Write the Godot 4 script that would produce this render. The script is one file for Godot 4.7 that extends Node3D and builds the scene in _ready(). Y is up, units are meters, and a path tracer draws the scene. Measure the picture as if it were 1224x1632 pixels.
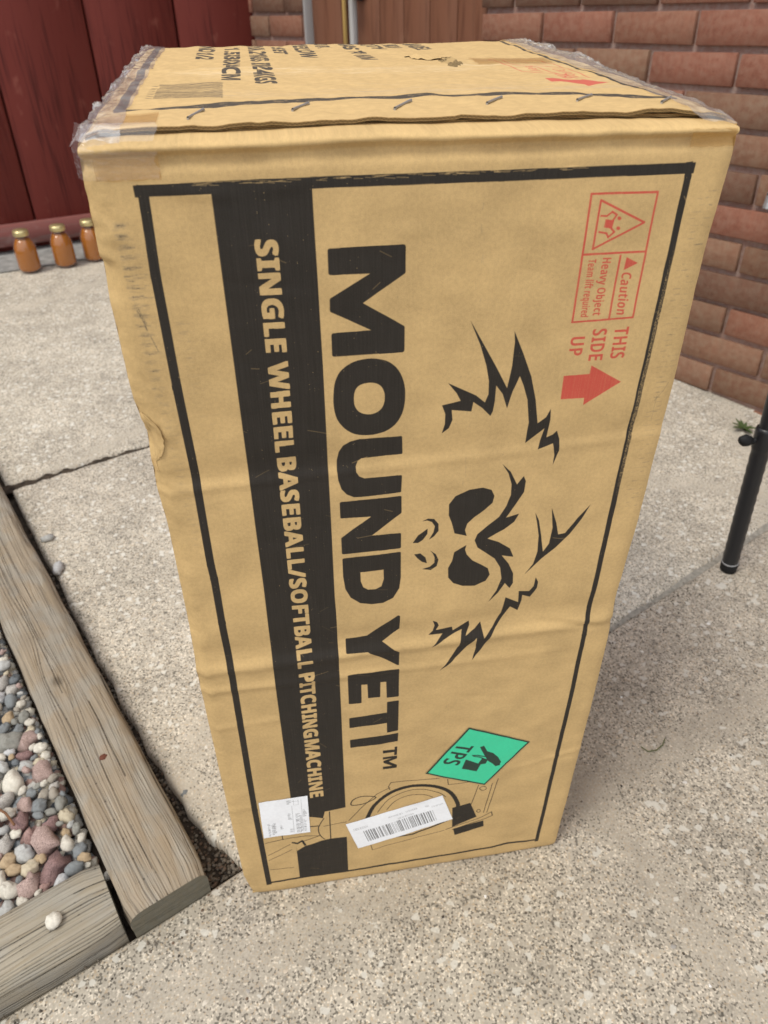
extends Node3D
# A tall battered carton on a patio: concrete slabs, timber edging and pebbles, a red board wall and a brick wall behind.
# Metres, y up; the ground is y = 0 and the carton's front panel faces +z at z = FRONT_Z.

const FRONT_Z := -0.4589
const E1 := Vector3(0.91, 0, -0.4147)     # across the slabs
const E2 := Vector3(0.4147, 0, 0.91)      # along the long timber, towards the viewer
const HOUSE_R := Vector3(0.8666, -0.0182, -0.4987)   # square to the brick wall, away from the patio
const HOUSE_B := Vector3(0.4989, 0.0562, 0.8648)     # along the brick wall, towards the viewer
const HOUSE_U := Vector3(-0.0123, 0.9983, -0.0577)   # up along the walls (the patio falls away from the house)
const CORNER := Vector3(0.0642, 0.0, -3.3449)

var rng := RandomNumberGenerator.new()
var M := {}

# ------------------------------------------------------------------ printing
class Sheet:
	var w: int
	var h: int
	var ox: float
	var oy: float
	var s: float
	var down: float
	var a := PackedFloat32Array()
	func _init(width: int, height: int, x0: float, y0: float, scale: float, dir: float):
		w = width; h = height; ox = x0; oy = y0; s = scale; down = dir
		a.resize(w * h)
	func fill(polys: Array, amount := 1.0) -> void:
		var ax := PackedFloat32Array(); var ay := PackedFloat32Array(); var bx := PackedFloat32Array(); var by := PackedFloat32Array()
		var lo := 1e9; var hi := -1e9
		for p in polys:
			var n: int = p.size() / 2
			for i in n:
				var j := (i + 1) % n
				var y0: float = (p[2 * i + 1] - oy) * down * s
				ax.append((p[2 * i] - ox) * s); ay.append(y0)
				bx.append((p[2 * j] - ox) * s); by.append((p[2 * j + 1] - oy) * down * s)
				lo = minf(lo, y0); hi = maxf(hi, y0)
		var ne := ax.size()
		for y in range(maxi(0, int(floor(lo))), mini(h - 1, int(floor(hi))) + 1):
			for sub in 3:
				var yy := y + (sub + 0.5) / 3.0
				var hits: Array[float] = []
				for e in ne:
					if (ay[e] <= yy) != (by[e] <= yy):
						hits.append(ax[e] + (yy - ay[e]) * (bx[e] - ax[e]) / (by[e] - ay[e]))
				hits.sort()
				for k in range(0, hits.size() - 1, 2):
					span(y, hits[k], hits[k + 1], amount / 3.0)
	func span(y: int, x0: float, x1: float, amount: float) -> void:
		x0 = clampf(x0, 0.0, w - 0.001); x1 = clampf(x1, 0.0, w - 0.001)
		if x1 <= x0: return
		var i0 := int(x0); var i1 := int(x1); var at := y * w
		if i0 == i1:
			a[at + i0] += (x1 - x0) * amount
			return
		a[at + i0] += (i0 + 1 - x0) * amount
		for i in range(i0 + 1, i1): a[at + i] += amount
		a[at + i1] += (x1 - i1) * amount
	func stroke(p: Array, width: float, amount := 1.0) -> void:
		var n: int = p.size() / 2
		for i in n - 1:
			var u := Vector2(p[2 * i], p[2 * i + 1]); var v := Vector2(p[2 * i + 2], p[2 * i + 3])
			if u.distance_to(v) < 0.01: continue
			var d := (v - u).normalized(); var q := d.orthogonal() * width / 2
			u -= d * width * 0.3; v += d * width * 0.3
			fill([[u.x + q.x, u.y + q.y, v.x + q.x, v.y + q.y, v.x - q.x, v.y - q.y, u.x - q.x, u.y - q.y]], amount)
	func text(words: String, bold: int, p: Array) -> void:
		# p: start of the baseline, its end, top of a capital at the start
		var f := SystemFont.new(); f.font_names = PackedStringArray(["Droid Sans"]); f.font_weight = 700 if bold else 400
		var t := TextMesh.new(); t.font = f; t.font_size = 64; t.pixel_size = 0.02; t.depth = 0.0; t.curve_step = 2.0; t.text = words
		t.horizontal_alignment = HORIZONTAL_ALIGNMENT_LEFT; t.vertical_alignment = VERTICAL_ALIGNMENT_BOTTOM
		var arrays := t.get_mesh_arrays()
		var v: PackedVector3Array = arrays[Mesh.ARRAY_VERTEX]; var ix: PackedInt32Array = arrays[Mesh.ARRAY_INDEX]
		if v.is_empty(): return
		var lo := Vector2(1e9, 1e9); var hi := Vector2(-1e9, -1e9)
		for q in v:
			lo = lo.min(Vector2(q.x, q.y)); hi = hi.max(Vector2(q.x, q.y))
		for c in "gjpqy,":
			if words.contains(c):
				lo.y += (hi.y - lo.y) * 0.225
				break
		var o := Vector2(p[0], p[1]); var r := (Vector2(p[2], p[3]) - o) / (hi.x - lo.x); var up := (Vector2(p[4], p[5]) - o) / (hi.y - lo.y)
		var fat := Vector2(p[4] - p[0], p[5] - p[1]).length() * 0.036
		var offs := [Vector2.ZERO] if bold < 2 else [Vector2(fat, fat), Vector2(-fat, fat), Vector2(fat, -fat), Vector2(-fat, -fat), Vector2.ZERO]
		for off in offs:
			for k in range(0, ix.size(), 3):
				var tri := []
				for c in 3:
					var q := v[ix[k + c]]
					var at: Vector2 = o + r * (q.x - lo.x) + up * (q.y - lo.y) + off
					tri.append(at.x); tri.append(at.y)
				fill([tri])

func noise(freq: float, type: int, octaves := 3, seed_at := 1) -> FastNoiseLite:
	var n := FastNoiseLite.new(); n.noise_type = type; n.frequency = freq; n.seed = seed_at
	n.fractal_type = FastNoiseLite.FRACTAL_FBM if octaves > 1 else FastNoiseLite.FRACTAL_NONE; n.fractal_octaves = octaves
	if type == FastNoiseLite.TYPE_CELLULAR:
		n.cellular_return_type = FastNoiseLite.RETURN_CELL_VALUE; n.cellular_jitter = 1.0
	return n

func bytes_of(n: FastNoiseLite, w: int, h: int, seamless := false) -> PackedByteArray:
	var im: Image = n.get_seamless_image(w, h, false, false, 0.12, true) if seamless else n.get_image(w, h, false, false, true)
	im.convert(Image.FORMAT_L8)
	return im.get_data()

func stretched(n: FastNoiseLite, w: int, h: int, sw: int, sh: int) -> PackedByteArray:   # noise drawn small and pulled out: streaks
	var im: Image = n.get_seamless_image(sw, sh, false, false, 0.12, true)
	im.convert(Image.FORMAT_L8); im.resize(w, h, Image.INTERPOLATE_CUBIC)
	return im.get_data()

func tex_of(data: PackedByteArray, w: int, h: int, format := Image.FORMAT_RGB8) -> ImageTexture:
	var im := Image.create_from_data(w, h, false, format, data)
	return ImageTexture.create_from_image(im)

func put(data: PackedByteArray, at: int, r: float, g: float, b: float) -> void:   # linear -> sRGB bytes
	data[at] = GAMMA[clampi(int(r * 1023.0), 0, 1023)]; data[at + 1] = GAMMA[clampi(int(g * 1023.0), 0, 1023)]; data[at + 2] = GAMMA[clampi(int(b * 1023.0), 0, 1023)]

var GAMMA := PackedByteArray()

# ------------------------------------------------------------------ shapes
func st_new() -> SurfaceTool:
	var st := SurfaceTool.new(); st.begin(Mesh.PRIMITIVE_TRIANGLES); return st

func grid(st: SurfaceTool, nu: int, nv: int, f: Callable, skip = null) -> void:
	# f(u, v) -> [position, uv]; u runs right and v down as seen from outside
	var ps := []; 
	for j in nv + 1:
		for i in nu + 1:
			ps.append(f.call(float(i) / nu, float(j) / nv))
	for j in nv:
		for i in nu:
			if skip != null and skip.call(i, j): continue
			var a = ps[j * (nu + 1) + i]; var b = ps[j * (nu + 1) + i + 1]; var c = ps[(j + 1) * (nu + 1) + i + 1]; var d = ps[(j + 1) * (nu + 1) + i]
			for q in [a, b, c, a, c, d]:
				st.set_uv(q[1]); st.add_vertex(q[0])

func done(st: SurfaceTool, smooth := true) -> ArrayMesh:
	if smooth: st.index()
	st.generate_normals()
	return st.commit()

func outward(st: SurfaceTool, a: Vector3, b: Vector3, c: Vector3, mid: Vector3) -> void:
	if (b - a).cross(c - a).dot((a + b + c) / 3.0 - mid) > 0.0:
		var t := b; b = c; c = t
	for q in [a, b, c]:
		st.set_uv(Vector2(q.x + q.z, q.y)); st.add_vertex(q)

func bevel_box(st: SurfaceTool, size: Vector3, at: Vector3, ch: float, wob := 0.0, tilt := Basis.IDENTITY) -> void:
	var hs := size / 2
	var c := {}
	for sx in [-1, 1]:
		for sy in [-1, 1]:
			for sz in [-1, 1]:
				var j := Vector3(rng.randf_range(-wob, wob), rng.randf_range(-wob, wob), rng.randf_range(-wob, wob) * 0.5)
				var k := Vector3(sx * hs.x, sy * hs.y, sz * hs.z) + j
				c[[sx, sy, sz, 0]] = at + tilt * (k - Vector3(0, sy * ch, sz * ch))
				c[[sx, sy, sz, 1]] = at + tilt * (k - Vector3(sx * ch, 0, sz * ch))
				c[[sx, sy, sz, 2]] = at + tilt * (k - Vector3(sx * ch, sy * ch, 0))
	for ax in 3:
		for s in [-1, 1]:
			var q := []
			for uv in [[-1, -1], [1, -1], [1, 1], [-1, 1]]:
				var k := [0, 0, 0]; k[ax] = s; k[(ax + 1) % 3] = uv[0]; k[(ax + 2) % 3] = uv[1]
				q.append(c[[k[0], k[1], k[2], ax]])
			outward(st, q[0], q[1], q[2], at); outward(st, q[0], q[2], q[3], at)
	for ax in 3:                                          # edges along ax
		var b := (ax + 1) % 3; var d := (ax + 2) % 3
		for s in [-1, 1]:
			for t in [-1, 1]:
				var q := []
				for e in [-1, 1]:
					var k := [0, 0, 0]; k[ax] = e; k[b] = s; k[d] = t
					q.append(c[[k[0], k[1], k[2], b]]); q.append(c[[k[0], k[1], k[2], d]])
				outward(st, q[0], q[1], q[3], at); outward(st, q[0], q[3], q[2], at)
	for sx in [-1, 1]:
		for sy in [-1, 1]:
			for sz in [-1, 1]:
				outward(st, c[[sx, sy, sz, 0]], c[[sx, sy, sz, 1]], c[[sx, sy, sz, 2]], at)

func box_mesh(size: Vector3, at := Vector3.ZERO, ch := 0.002, wob := 0.0) -> ArrayMesh:
	var st := st_new(); bevel_box(st, size, at, ch, wob); return done(st, false)

func lathe(profile: Array, seg := 28) -> ArrayMesh:   # profile: [radius, height] from bottom to top
	var st := st_new(); var n := profile.size() - 1
	grid(st, seg, n, func(u, v):
		var k := int(round((1.0 - v) * n)); var an: float = u * TAU
		return [Vector3(sin(an) * profile[k][0], profile[k][1], cos(an) * profile[k][0]), Vector2(u, v)])
	return done(st)

func tube(st: SurfaceTool, path: Array, r: float, seg := 6) -> void:
	for i in path.size() - 1:
		var a: Vector3 = path[i]; var b: Vector3 = path[i + 1]
		var d := (b - a).normalized(); var x := d.cross(Vector3.UP if absf(d.y) < 0.9 else Vector3.RIGHT).normalized(); var y := d.cross(x)
		grid(st, seg, 1, func(u, v):
			var c := cos(-u * TAU) * r; var s := sin(-u * TAU) * r
			return [(a if v > 0.5 else b) + x * c + y * s, Vector2(u, v)])

func rock(seed_at: int, rough: float, squash: Vector3, nu := 12, nv := 8, soft := true) -> ArrayMesh:
	var n := noise(0.9, FastNoiseLite.TYPE_SIMPLEX, 2, seed_at); var st := st_new()
	grid(st, nu, nv, func(u, v):
		var th: float = v * PI; var ph: float = u * TAU
		if u >= 1.0: ph = 0.0
		var d := Vector3(sin(th) * sin(ph), cos(th), sin(th) * cos(ph))
		var r: float = 1.0 + rough * n.get_noise_3dv(d * 1.6)
		return [d * r * squash, Vector2(u, v)])
	if not soft: st.set_smooth_group(-1)
	return done(st, soft)

# ------------------------------------------------------------------ objects
var taken := {}
func numbered(called: String) -> String:
	taken[called] = taken.get(called, 0) + 1
	return called if taken[called] == 1 else "%s_%03d" % [called, taken[called] - 1]

func tag(o: Node, label: String, category: String, group := "") -> Node:
	o.set_meta("label", label); o.set_meta("category", category)
	if group: o.set_meta("group", group)
	return o

func thing(called: String, label: String, category: String, at := Vector3.ZERO, basis_at := Basis.IDENTITY, group := "") -> Node3D:
	var o := Node3D.new(); o.name = numbered(called); add_child(o)
	o.transform = Transform3D(basis_at, at); tag(o, label, category, group)
	return o

func part(called: String, mesh: Mesh, mat: Material, parent: Node, at := Transform3D.IDENTITY) -> MeshInstance3D:
	var o := MeshInstance3D.new(); o.mesh = mesh; o.material_override = mat; o.name = called; o.transform = at
	parent.add_child(o, true)
	return o

func setting(called: String, mesh: Mesh, mat: Material) -> MeshInstance3D:
	var o := part(numbered(called), mesh, mat, self); o.set_meta("kind", "structure"); return o

func mat(color: Color, rough := 0.85, spec := 0.4) -> StandardMaterial3D:   # colour given as linear values
	var m := StandardMaterial3D.new(); m.albedo_color = color.linear_to_srgb(); m.roughness = rough; m.metallic_specular = spec
	return m

func textured(tex: Texture2D, tint := Color(1, 1, 1), rough := 0.9, scale := Vector3.ZERO, bump: Texture2D = null, bump_cm := 0.0) -> StandardMaterial3D:
	var m := mat(tint, rough); m.albedo_texture = tex
	if scale != Vector3.ZERO:
		m.uv1_triplanar = true; m.uv1_world_triplanar = true; m.uv1_scale = scale
	if bump:
		m.heightmap_enabled = true; m.heightmap_texture = bump; m.heightmap_scale = bump_cm
	return m

func yard(a: float, b: float, y := 0.0) -> Vector3: return E1 * a + E2 * b + Vector3(0, y, 0)

# ------------------------------------------------------------------ the scene
func _ready() -> void:
	rng.seed = 7
	for i in 1024: GAMMA.append(int(round(Color(i / 1023.0, 0, 0).linear_to_srgb().r * 255.0)))
	view_and_light()
	make_materials()
	make_ground()
	make_walls()
	make_edging()
	make_carton()
	make_small_things()

func view_and_light() -> void:
	var cam := Camera3D.new(); cam.name = "camera"; add_child(cam)
	cam.transform = Transform3D(Basis(Vector3(0.98640, -0.00025, 0.16434), Vector3(0.09963, 0.79617, -0.59682), Vector3(-0.13069, 0.60508, 0.78537)).orthonormalized(), Vector3(0, 0.915, 0))
	var lens := CameraAttributesPhysical.new()
	lens.frustum_focal_length = 17.567; lens.exposure_aperture = 7.5; lens.frustum_focus_distance = 0.60
	lens.frustum_near = 0.02; lens.frustum_far = 300.0
	cam.attributes = lens
	cam.fov = 68.675; cam.near = 0.02; cam.far = 300.0; cam.current = true
	var env := Environment.new(); env.background_mode = Environment.BG_SKY
	var sky := Sky.new(); var air := ProceduralSkyMaterial.new()
	air.sky_top_color = Color(0.97, 0.98, 1.0); air.sky_horizon_color = Color(0.70, 0.71, 0.73); air.sky_curve = 0.35
	air.ground_bottom_color = Color(0.35, 0.33, 0.30); air.ground_horizon_color = Color(0.62, 0.62, 0.60); air.ground_curve = 0.1
	air.sun_angle_max = 2.0
	sky.sky_material = air; env.sky = sky
	env.background_energy_multiplier = 1.0
	env.tonemap_mode = Environment.TONE_MAPPER_LINEAR; env.tonemap_exposure = 1.62
	env.sdfgi_enabled = true; env.ssao_enabled = true; env.ssil_enabled = true
	var we := WorldEnvironment.new(); we.name = "world_environment"; we.environment = env; add_child(we)
	var sun := DirectionalLight3D.new(); sun.name = "sun"; sun.light_energy = 0.45; sun.light_angular_distance = 20.0
	sun.light_color = Color(1.0, 0.98, 0.93); sun.shadow_enabled = true; add_child(sun)
	sun.look_at_from_position(Vector3(-0.52, 1.0, 0.30), Vector3.ZERO, Vector3.UP)

func make_materials() -> void:
	# exposed-aggregate concrete: every grain of sand has its own colour
	var w := 1024
	var grain := bytes_of(noise(0.46, FastNoiseLite.TYPE_CELLULAR, 1, 11), w, w, true)
	var grit := bytes_of(noise(0.13, FastNoiseLite.TYPE_CELLULAR, 1, 12), w, w, true)
	var blot := bytes_of(noise(0.012, FastNoiseLite.TYPE_SIMPLEX, 4, 13), w, w, true)
	var bump := bytes_of(noise(0.22, FastNoiseLite.TYPE_SIMPLEX, 3, 14), w, w, true); var big := bytes_of(noise(0.0045, FastNoiseLite.TYPE_SIMPLEX, 5, 15), w, w, true)
	var d := PackedByteArray(); d.resize(w * w * 3)
	var hgt := PackedByteArray(); hgt.resize(w * w)
	for i in w * w:
		var g := grain[i] / 255.0; var q := grit[i] / 255.0
		var k := 0.82 + 0.36 * g + 0.24 * (blot[i] / 255.0 - 0.5) + 0.24 * (big[i] / 255.0 - 0.5) + 0.16 * (bump[i] / 255.0 - 0.5)
		var r := 0.428; var gg := 0.386; var b := 0.325
		if g < 0.16: k *= 0.45
		elif g > 0.87: k *= 1.34
		elif g > 0.46 and g < 0.52: r *= 1.05; gg *= 0.95; b *= 0.84
		if q > 0.955: k = lerpf(k, 1.40, 0.8); r = 0.44; gg = 0.42; b = 0.38
		elif q < 0.020: k *= 0.72
		put(d, i * 3, r * k, gg * k, b * k)
		hgt[i] = clampi(int(110 + 70.0 * (g - 0.5) + 90.0 * (bump[i] / 255.0 - 0.5)), 0, 255)
	var conc := tex_of(d, w, w); var conc_h := tex_of(hgt, w, w, Image.FORMAT_L8)
	M.concrete = textured(conc, Color(1, 1, 1), 0.95, Vector3.ZERO, conc_h, 0.016)
	# mottled grey, used for the strip along the red wall and in the joint
	var cw := 512; var c1 := bytes_of(noise(0.02, FastNoiseLite.TYPE_SIMPLEX, 5, 16), cw, cw, true); var c2 := bytes_of(noise(0.3, FastNoiseLite.TYPE_SIMPLEX, 2, 17), cw, cw, true)
	d = PackedByteArray(); d.resize(cw * cw * 3)
	for i in cw * cw:
		var k := 0.62 + 0.6 * c1[i] / 255.0 + 0.16 * (c2[i] / 255.0 - 0.5)
		put(d, i * 3, 0.300 * k, 0.295 * k, 0.285 * k)
	M.mottled_grey = textured(tex_of(d, cw, cw), Color(1, 1, 1), 0.95, Vector3(1.7, 1.7, 1.7))
	# soil, its colour darkened to carry the timber's shadow in the gap
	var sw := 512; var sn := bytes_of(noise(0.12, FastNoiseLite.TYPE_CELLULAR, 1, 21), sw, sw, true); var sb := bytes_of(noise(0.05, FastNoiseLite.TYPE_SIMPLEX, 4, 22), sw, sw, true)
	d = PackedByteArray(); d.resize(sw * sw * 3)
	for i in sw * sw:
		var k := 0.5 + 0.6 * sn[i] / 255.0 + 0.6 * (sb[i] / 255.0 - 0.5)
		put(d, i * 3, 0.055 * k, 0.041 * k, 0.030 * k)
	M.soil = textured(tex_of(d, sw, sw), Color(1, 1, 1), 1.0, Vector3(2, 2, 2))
	# brick faces
	var bn := bytes_of(noise(0.02, FastNoiseLite.TYPE_SIMPLEX, 4, 31), sw, sw, true); var bs := bytes_of(noise(0.3, FastNoiseLite.TYPE_SIMPLEX, 2, 32), sw, sw, true); var bv := stretched(noise(0.06, FastNoiseLite.TYPE_SIMPLEX, 2, 33), sw, sw, 512, 96)
	d = PackedByteArray(); d.resize(sw * sw * 3); hgt = PackedByteArray(); hgt.resize(sw * sw)
	for i in sw * sw:
		var k := 0.95 + 0.50 * (bn[i] / 255.0 - 0.5) + 1.25 * (bs[i] / 255.0 - 0.5) + 0.18 * (bv[i] / 255.0 - 0.5)
		var t := clampf((bn[i] / 255.0 - 0.35) * 1.6, 0.0, 1.0)
		put(d, i * 3, k * lerpf(0.98, 0.82, t), k * lerpf(0.78, 0.92, t), k * lerpf(0.72, 0.90, t))
		hgt[i] = clampi(int(60 + 100.0 * bs[i] / 255.0 + 70.0 * bv[i] / 255.0), 0, 255)
	var brick_tex := tex_of(d, sw, sw); var brick_h := tex_of(hgt, sw, sw, Image.FORMAT_L8)
	M.bricks = []
	for c in [Color(0.290, 0.150, 0.104), Color(0.225, 0.138, 0.094), Color(0.245, 0.152, 0.106), Color(0.300, 0.146, 0.104), Color(0.185, 0.110, 0.078), Color(0.270, 0.166, 0.114)]:
		M.bricks.append(textured(brick_tex, c, 0.92, Vector3(4.2, 4.2, 4.2), brick_h, 0.22))
	M.mortar = textured(brick_tex, Color(0.400, 0.300, 0.270), 1.0, Vector3(6, 6, 6), brick_h, 0.06)
	# stained boards, door wood and weathered timber: long grain
	M.red_boards = []
	for k in 3: M.red_boards.append(textured(board_texture(40 + k, Color(0.165, 0.030, 0.023), Color(0.085, 0.014, 0.011), Color(0.290, 0.090, 0.068)), Color(1, 1, 1), 0.72))
	M.red_trim = textured(board_texture(47, Color(0.235, 0.085, 0.075), Color(0.20, 0.145, 0.130), Color(0.36, 0.270, 0.250)), Color(1, 1, 1), 0.85)
	M.door = textured(board_texture(48, Color(0.205, 0.092, 0.055), Color(0.125, 0.052, 0.032), Color(0.250, 0.125, 0.080)), Color(1, 1, 1), 0.55)
	var t1 := timber_texture(51, Color(0.262, 0.215, 0.160), true); var t2 := timber_texture(57, Color(0.272, 0.240, 0.188), false)
	M.timber_long = textured(t1[0], Color(1, 1, 1), 0.88, Vector3.ZERO, t1[1], 0.30)
	M.timber_short = textured(t2[0], Color(1, 1, 1), 0.9, Vector3.ZERO, t2[1], 0.30)
	M.timber_end = textured(t2[0], Color(0.55, 0.56, 0.52), 0.95, Vector3(6, 14, 6), t2[1], 0.1)
	# pebbles
	var pn := bytes_of(noise(0.05, FastNoiseLite.TYPE_SIMPLEX, 4, 61), 256, 256, true); var ps := bytes_of(noise(0.35, FastNoiseLite.TYPE_CELLULAR, 1, 62), 256, 256, true)
	var smooth := PackedByteArray(); smooth.resize(256 * 256 * 3); var speck := PackedByteArray(); speck.resize(256 * 256 * 3)
	for i in 256 * 256:
		var k := 0.82 + 0.36 * (pn[i] / 255.0 - 0.5)
		put(smooth, i * 3, k, k, k)
		var s := 0.55 + 0.75 * ps[i] / 255.0
		if ps[i] < 30: s = 0.35
		put(speck, i * 3, s * k, s * k * 0.98, s * k * 0.97)
	var sm := tex_of(smooth, 256, 256); var sp := tex_of(speck, 256, 256)
	M.pebbles = []
	for c in [Color(0.68, 0.64, 0.56), Color(0.60, 0.56, 0.49), Color(0.54, 0.47, 0.35), Color(0.46, 0.46, 0.45), Color(0.22, 0.235, 0.245), Color(0.15, 0.165, 0.180), Color(0.27, 0.265, 0.24), Color(0.44, 0.33, 0.21), Color(0.36, 0.32, 0.27), Color(0.54, 0.54, 0.55)]:
		M.pebbles.append(textured(sm, c, 0.8, Vector3(14, 14, 14)))
	for c in [Color(0.38, 0.245, 0.225), Color(0.29, 0.185, 0.180), Color(0.46, 0.34, 0.31), Color(0.52, 0.50, 0.47)]:
		M.pebbles.append(textured(sp, c, 0.8, Vector3(18, 18, 18)))
	M.chip = mat(Color(1, 1, 1), 0.75); M.chip.vertex_color_use_as_albedo = true
	# plain kraft board for the sides, edges and inside of the carton
	var cn := bytes_of(noise(0.25, FastNoiseLite.TYPE_SIMPLEX, 3, 71), sw, sw, true); var cb := bytes_of(noise(0.01, FastNoiseLite.TYPE_SIMPLEX, 3, 72), sw, sw, true)
	d = PackedByteArray(); d.resize(sw * sw * 3)
	for i in sw * sw:
		var k := 1.0 + 0.16 * (cn[i] / 255.0 - 0.5) + 0.14 * (cb[i] / 255.0 - 0.5)
		put(d, i * 3, KRAFT.r * k, KRAFT.g * k, KRAFT.b * k)
	M.kraft = textured(tex_of(d, sw, sw), Color(1, 1, 1), 0.8, Vector3(4, 4, 4))
	var fl := PackedByteArray(); fl.resize(256 * 64 * 3)
	for y in 64:
		for x in 256:
			var liner := y % 32 < 6 or y % 32 > 26
			var wave := absf(sin(x * TAU / 16.0 + (2.0 if y > 32 else 0.0)) * 10.0 + 16.0 - (y % 32)) < 3.2
			var k := 0.80 if liner else (0.70 if wave else 0.28)
			put(fl, (y * 256 + x) * 3, KRAFT.r * k, KRAFT.g * k, KRAFT.b * k)
	M.flute = textured(tex_of(fl, 256, 64), Color(0.95, 0.95, 0.95), 0.95)
	M.steel = mat(Color(0.40, 0.40, 0.41), 0.4, 0.5); M.steel.metallic = 0.6
	M.tape = mat(Color(0.95, 0.95, 0.95), 0.08, 0.4); M.tape.transparency = BaseMaterial3D.TRANSPARENCY_ALPHA; M.tape.albedo_color.a = 0.04; M.tape.cull_mode = BaseMaterial3D.CULL_DISABLED
	M.crumpled_tape = mat(Color(0.88, 0.89, 0.90), 0.12, 0.5); M.crumpled_tape.transparency = BaseMaterial3D.TRANSPARENCY_ALPHA; M.crumpled_tape.albedo_color.a = 0.16; M.crumpled_tape.cull_mode = BaseMaterial3D.CULL_DISABLED
	M.amber_tape = mat(Color(0.46, 0.23, 0.035), 0.25, 0.3); M.amber_tape.transparency = BaseMaterial3D.TRANSPARENCY_ALPHA; M.amber_tape.albedo_color.a = 0.24

const KRAFT := Color(0.510, 0.350, 0.160)

func board_texture(seed_at: int, base: Color, dark: Color, light: Color) -> ImageTexture:
	var w := 256; var h := 1024
	var fine := stretched(noise(0.20, FastNoiseLite.TYPE_SIMPLEX, 3, seed_at), w, h, 256, 64)
	var wide := stretched(noise(0.03, FastNoiseLite.TYPE_SIMPLEX, 3, seed_at + 100), w, h, 256, 160)
	var wear := bytes_of(noise(0.012, FastNoiseLite.TYPE_SIMPLEX, 4, seed_at + 200), w, h, true)
	var d := PackedByteArray(); d.resize(w * h * 3)
	for i in w * h:
		var t := fine[i] / 255.0 * 0.5 + wide[i] / 255.0 * 0.5
		var c := base.lerp(dark, clampf((0.48 - t) * 3.0, 0.0, 1.0))
		c = c.lerp(light, clampf((wear[i] / 255.0 - 0.80) * 4.0, 0.0, 0.6) * clampf(fine[i] / 255.0 * 1.6, 0.0, 1.0))
		put(d, i * 3, c.r, c.g, c.b)
	return tex_of(d, w, h)

func timber_texture(seed_at: int, base: Color, knots: bool) -> Array:
	# u: 2 m of length, v: 0.25 m round the timber
	var w := 2048; var h := 384
	var warp := stretched(noise(0.012, FastNoiseLite.TYPE_SIMPLEX, 3, seed_at), w, h, 160, 384)
	var fine := stretched(noise(0.30, FastNoiseLite.TYPE_SIMPLEX, 3, seed_at + 1), w, h, 30, 384)
	var blot := bytes_of(noise(0.010, FastNoiseLite.TYPE_SIMPLEX, 4, seed_at + 2), w, h, true)
	var crack := stretched(noise(0.05, FastNoiseLite.TYPE_SIMPLEX, 2, seed_at + 3), w, h, 96, 384)
	var d := PackedByteArray(); d.resize(w * h * 3); var hg := PackedByteArray(); hg.resize(w * h)
	var spots := [[1.17, 0.127, 0.026], [0.30, 0.10, 0.022]] if knots else [[0.6, 0.05, 0.012]]
	# checks: long thin splits that wander along the grain (the sheet's unit is a texture pixel)
	var cut := Sheet.new(w, h, 0.0, 0.0, 1.0, 1.0); var r := RandomNumberGenerator.new(); r.seed = seed_at
	var sway := noise(0.0016, FastNoiseLite.TYPE_SIMPLEX, 2, seed_at + 9)
	var v0 := 6.0
	while v0 < h - 4:
		var p := []; var wd := r.randf_range(0.7, 2.0) * (1.7 if r.randf() < 0.18 else 1.0)
		for q in 65:
			var xx := q * 32.0; var yy := v0 + 16.0 * sway.get_noise_2d(xx, v0 * 1.5)
			for sp in spots:
				var dx: float = (xx * 2.0 / w - sp[0]) / 0.075; var dy: float = v0 * 0.25 / h - sp[1]
				yy += signf(dy) * 17.0 * exp(-dx * dx) * exp(-absf(dy) / 0.016)
			p.append(xx); p.append(yy)
		cut.stroke(p, wd, r.randf_range(0.22, 0.70))
		v0 += r.randf_range(3.5, 15.0)
	for k in 30:
		var p := []; var x0 := r.randf_range(0, w); var yy := r.randf_range(20, h - 20); var slope := r.randf_range(-0.02, 0.02); var steps := r.randi_range(8, 34)
		for q in steps:
			p.append(x0 + q * 22.0); p.append(yy)
			slope = clampf(slope + r.randf_range(-0.012, 0.012), -0.035, 0.035); yy += slope * 22.0
		cut.stroke(p, r.randf_range(0.7, 2.6), r.randf_range(0.45, 1.0))
	for y in h:
		for x in w:
			var i := y * w + x
			var px := x * 2.0 / w; var py := y * 0.25 / h
			var v := py * 105.0 + (warp[i] / 255.0 - 0.5) * 3.6
			var knot := 0.0
			for s in spots:
				var dx: float = (px - s[0]) / 4.0; var dy: float = py - s[1]
				var q := sqrt(dx * dx + dy * dy)
				v += signf(dy) * s[2] * 55.0 * exp(-q / s[2]) * exp(-absf(dy) / (s[2] * 1.5))
				knot = maxf(knot, clampf(1.4 - sqrt(dx * dx * 9.0 + dy * dy) / (s[2] * 0.30), 0.0, 1.0))
			var ring: float = v - floor(v)
			var late := smoothstep(0.62, 0.95, ring) * (1.0 - smoothstep(0.97, 1.0, ring))
			late *= clampf(0.25 + 1.3 * (blot[i] / 255.0 - 0.15), 0.15, 1.0)
			var k := 1.06 - 0.20 * late + 0.34 * (fine[i] / 255.0 - 0.5) + 0.22 * (blot[i] / 255.0 - 0.5)
			var split := maxf(0.5 * smoothstep(0.84, 0.92, crack[i] / 255.0), clampf(cut.a[i], 0.0, 1.0))
			k *= 1.0 - 0.78 * split
			k *= 1.0 - 0.45 * knot
			var grey := clampf((blot[(i + 70001) % (w * h)] / 255.0 - 0.42) * 1.6, 0.0, 0.5)
			put(d, i * 3, lerpf(base.r * (1.0 + 0.05 * late), 0.262, grey) * k, lerpf(base.g, 0.250, grey) * k, lerpf(base.b * (1.0 - 0.08 * late), 0.222, grey) * k)
			hg[i] = clampi(int(150.0 + 45.0 * late + 50.0 * (fine[i] / 255.0 - 0.5) - 110.0 * split), 0, 255)
	return [tex_of(d, w, h), tex_of(hg, w, h, Image.FORMAT_L8)]

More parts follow.
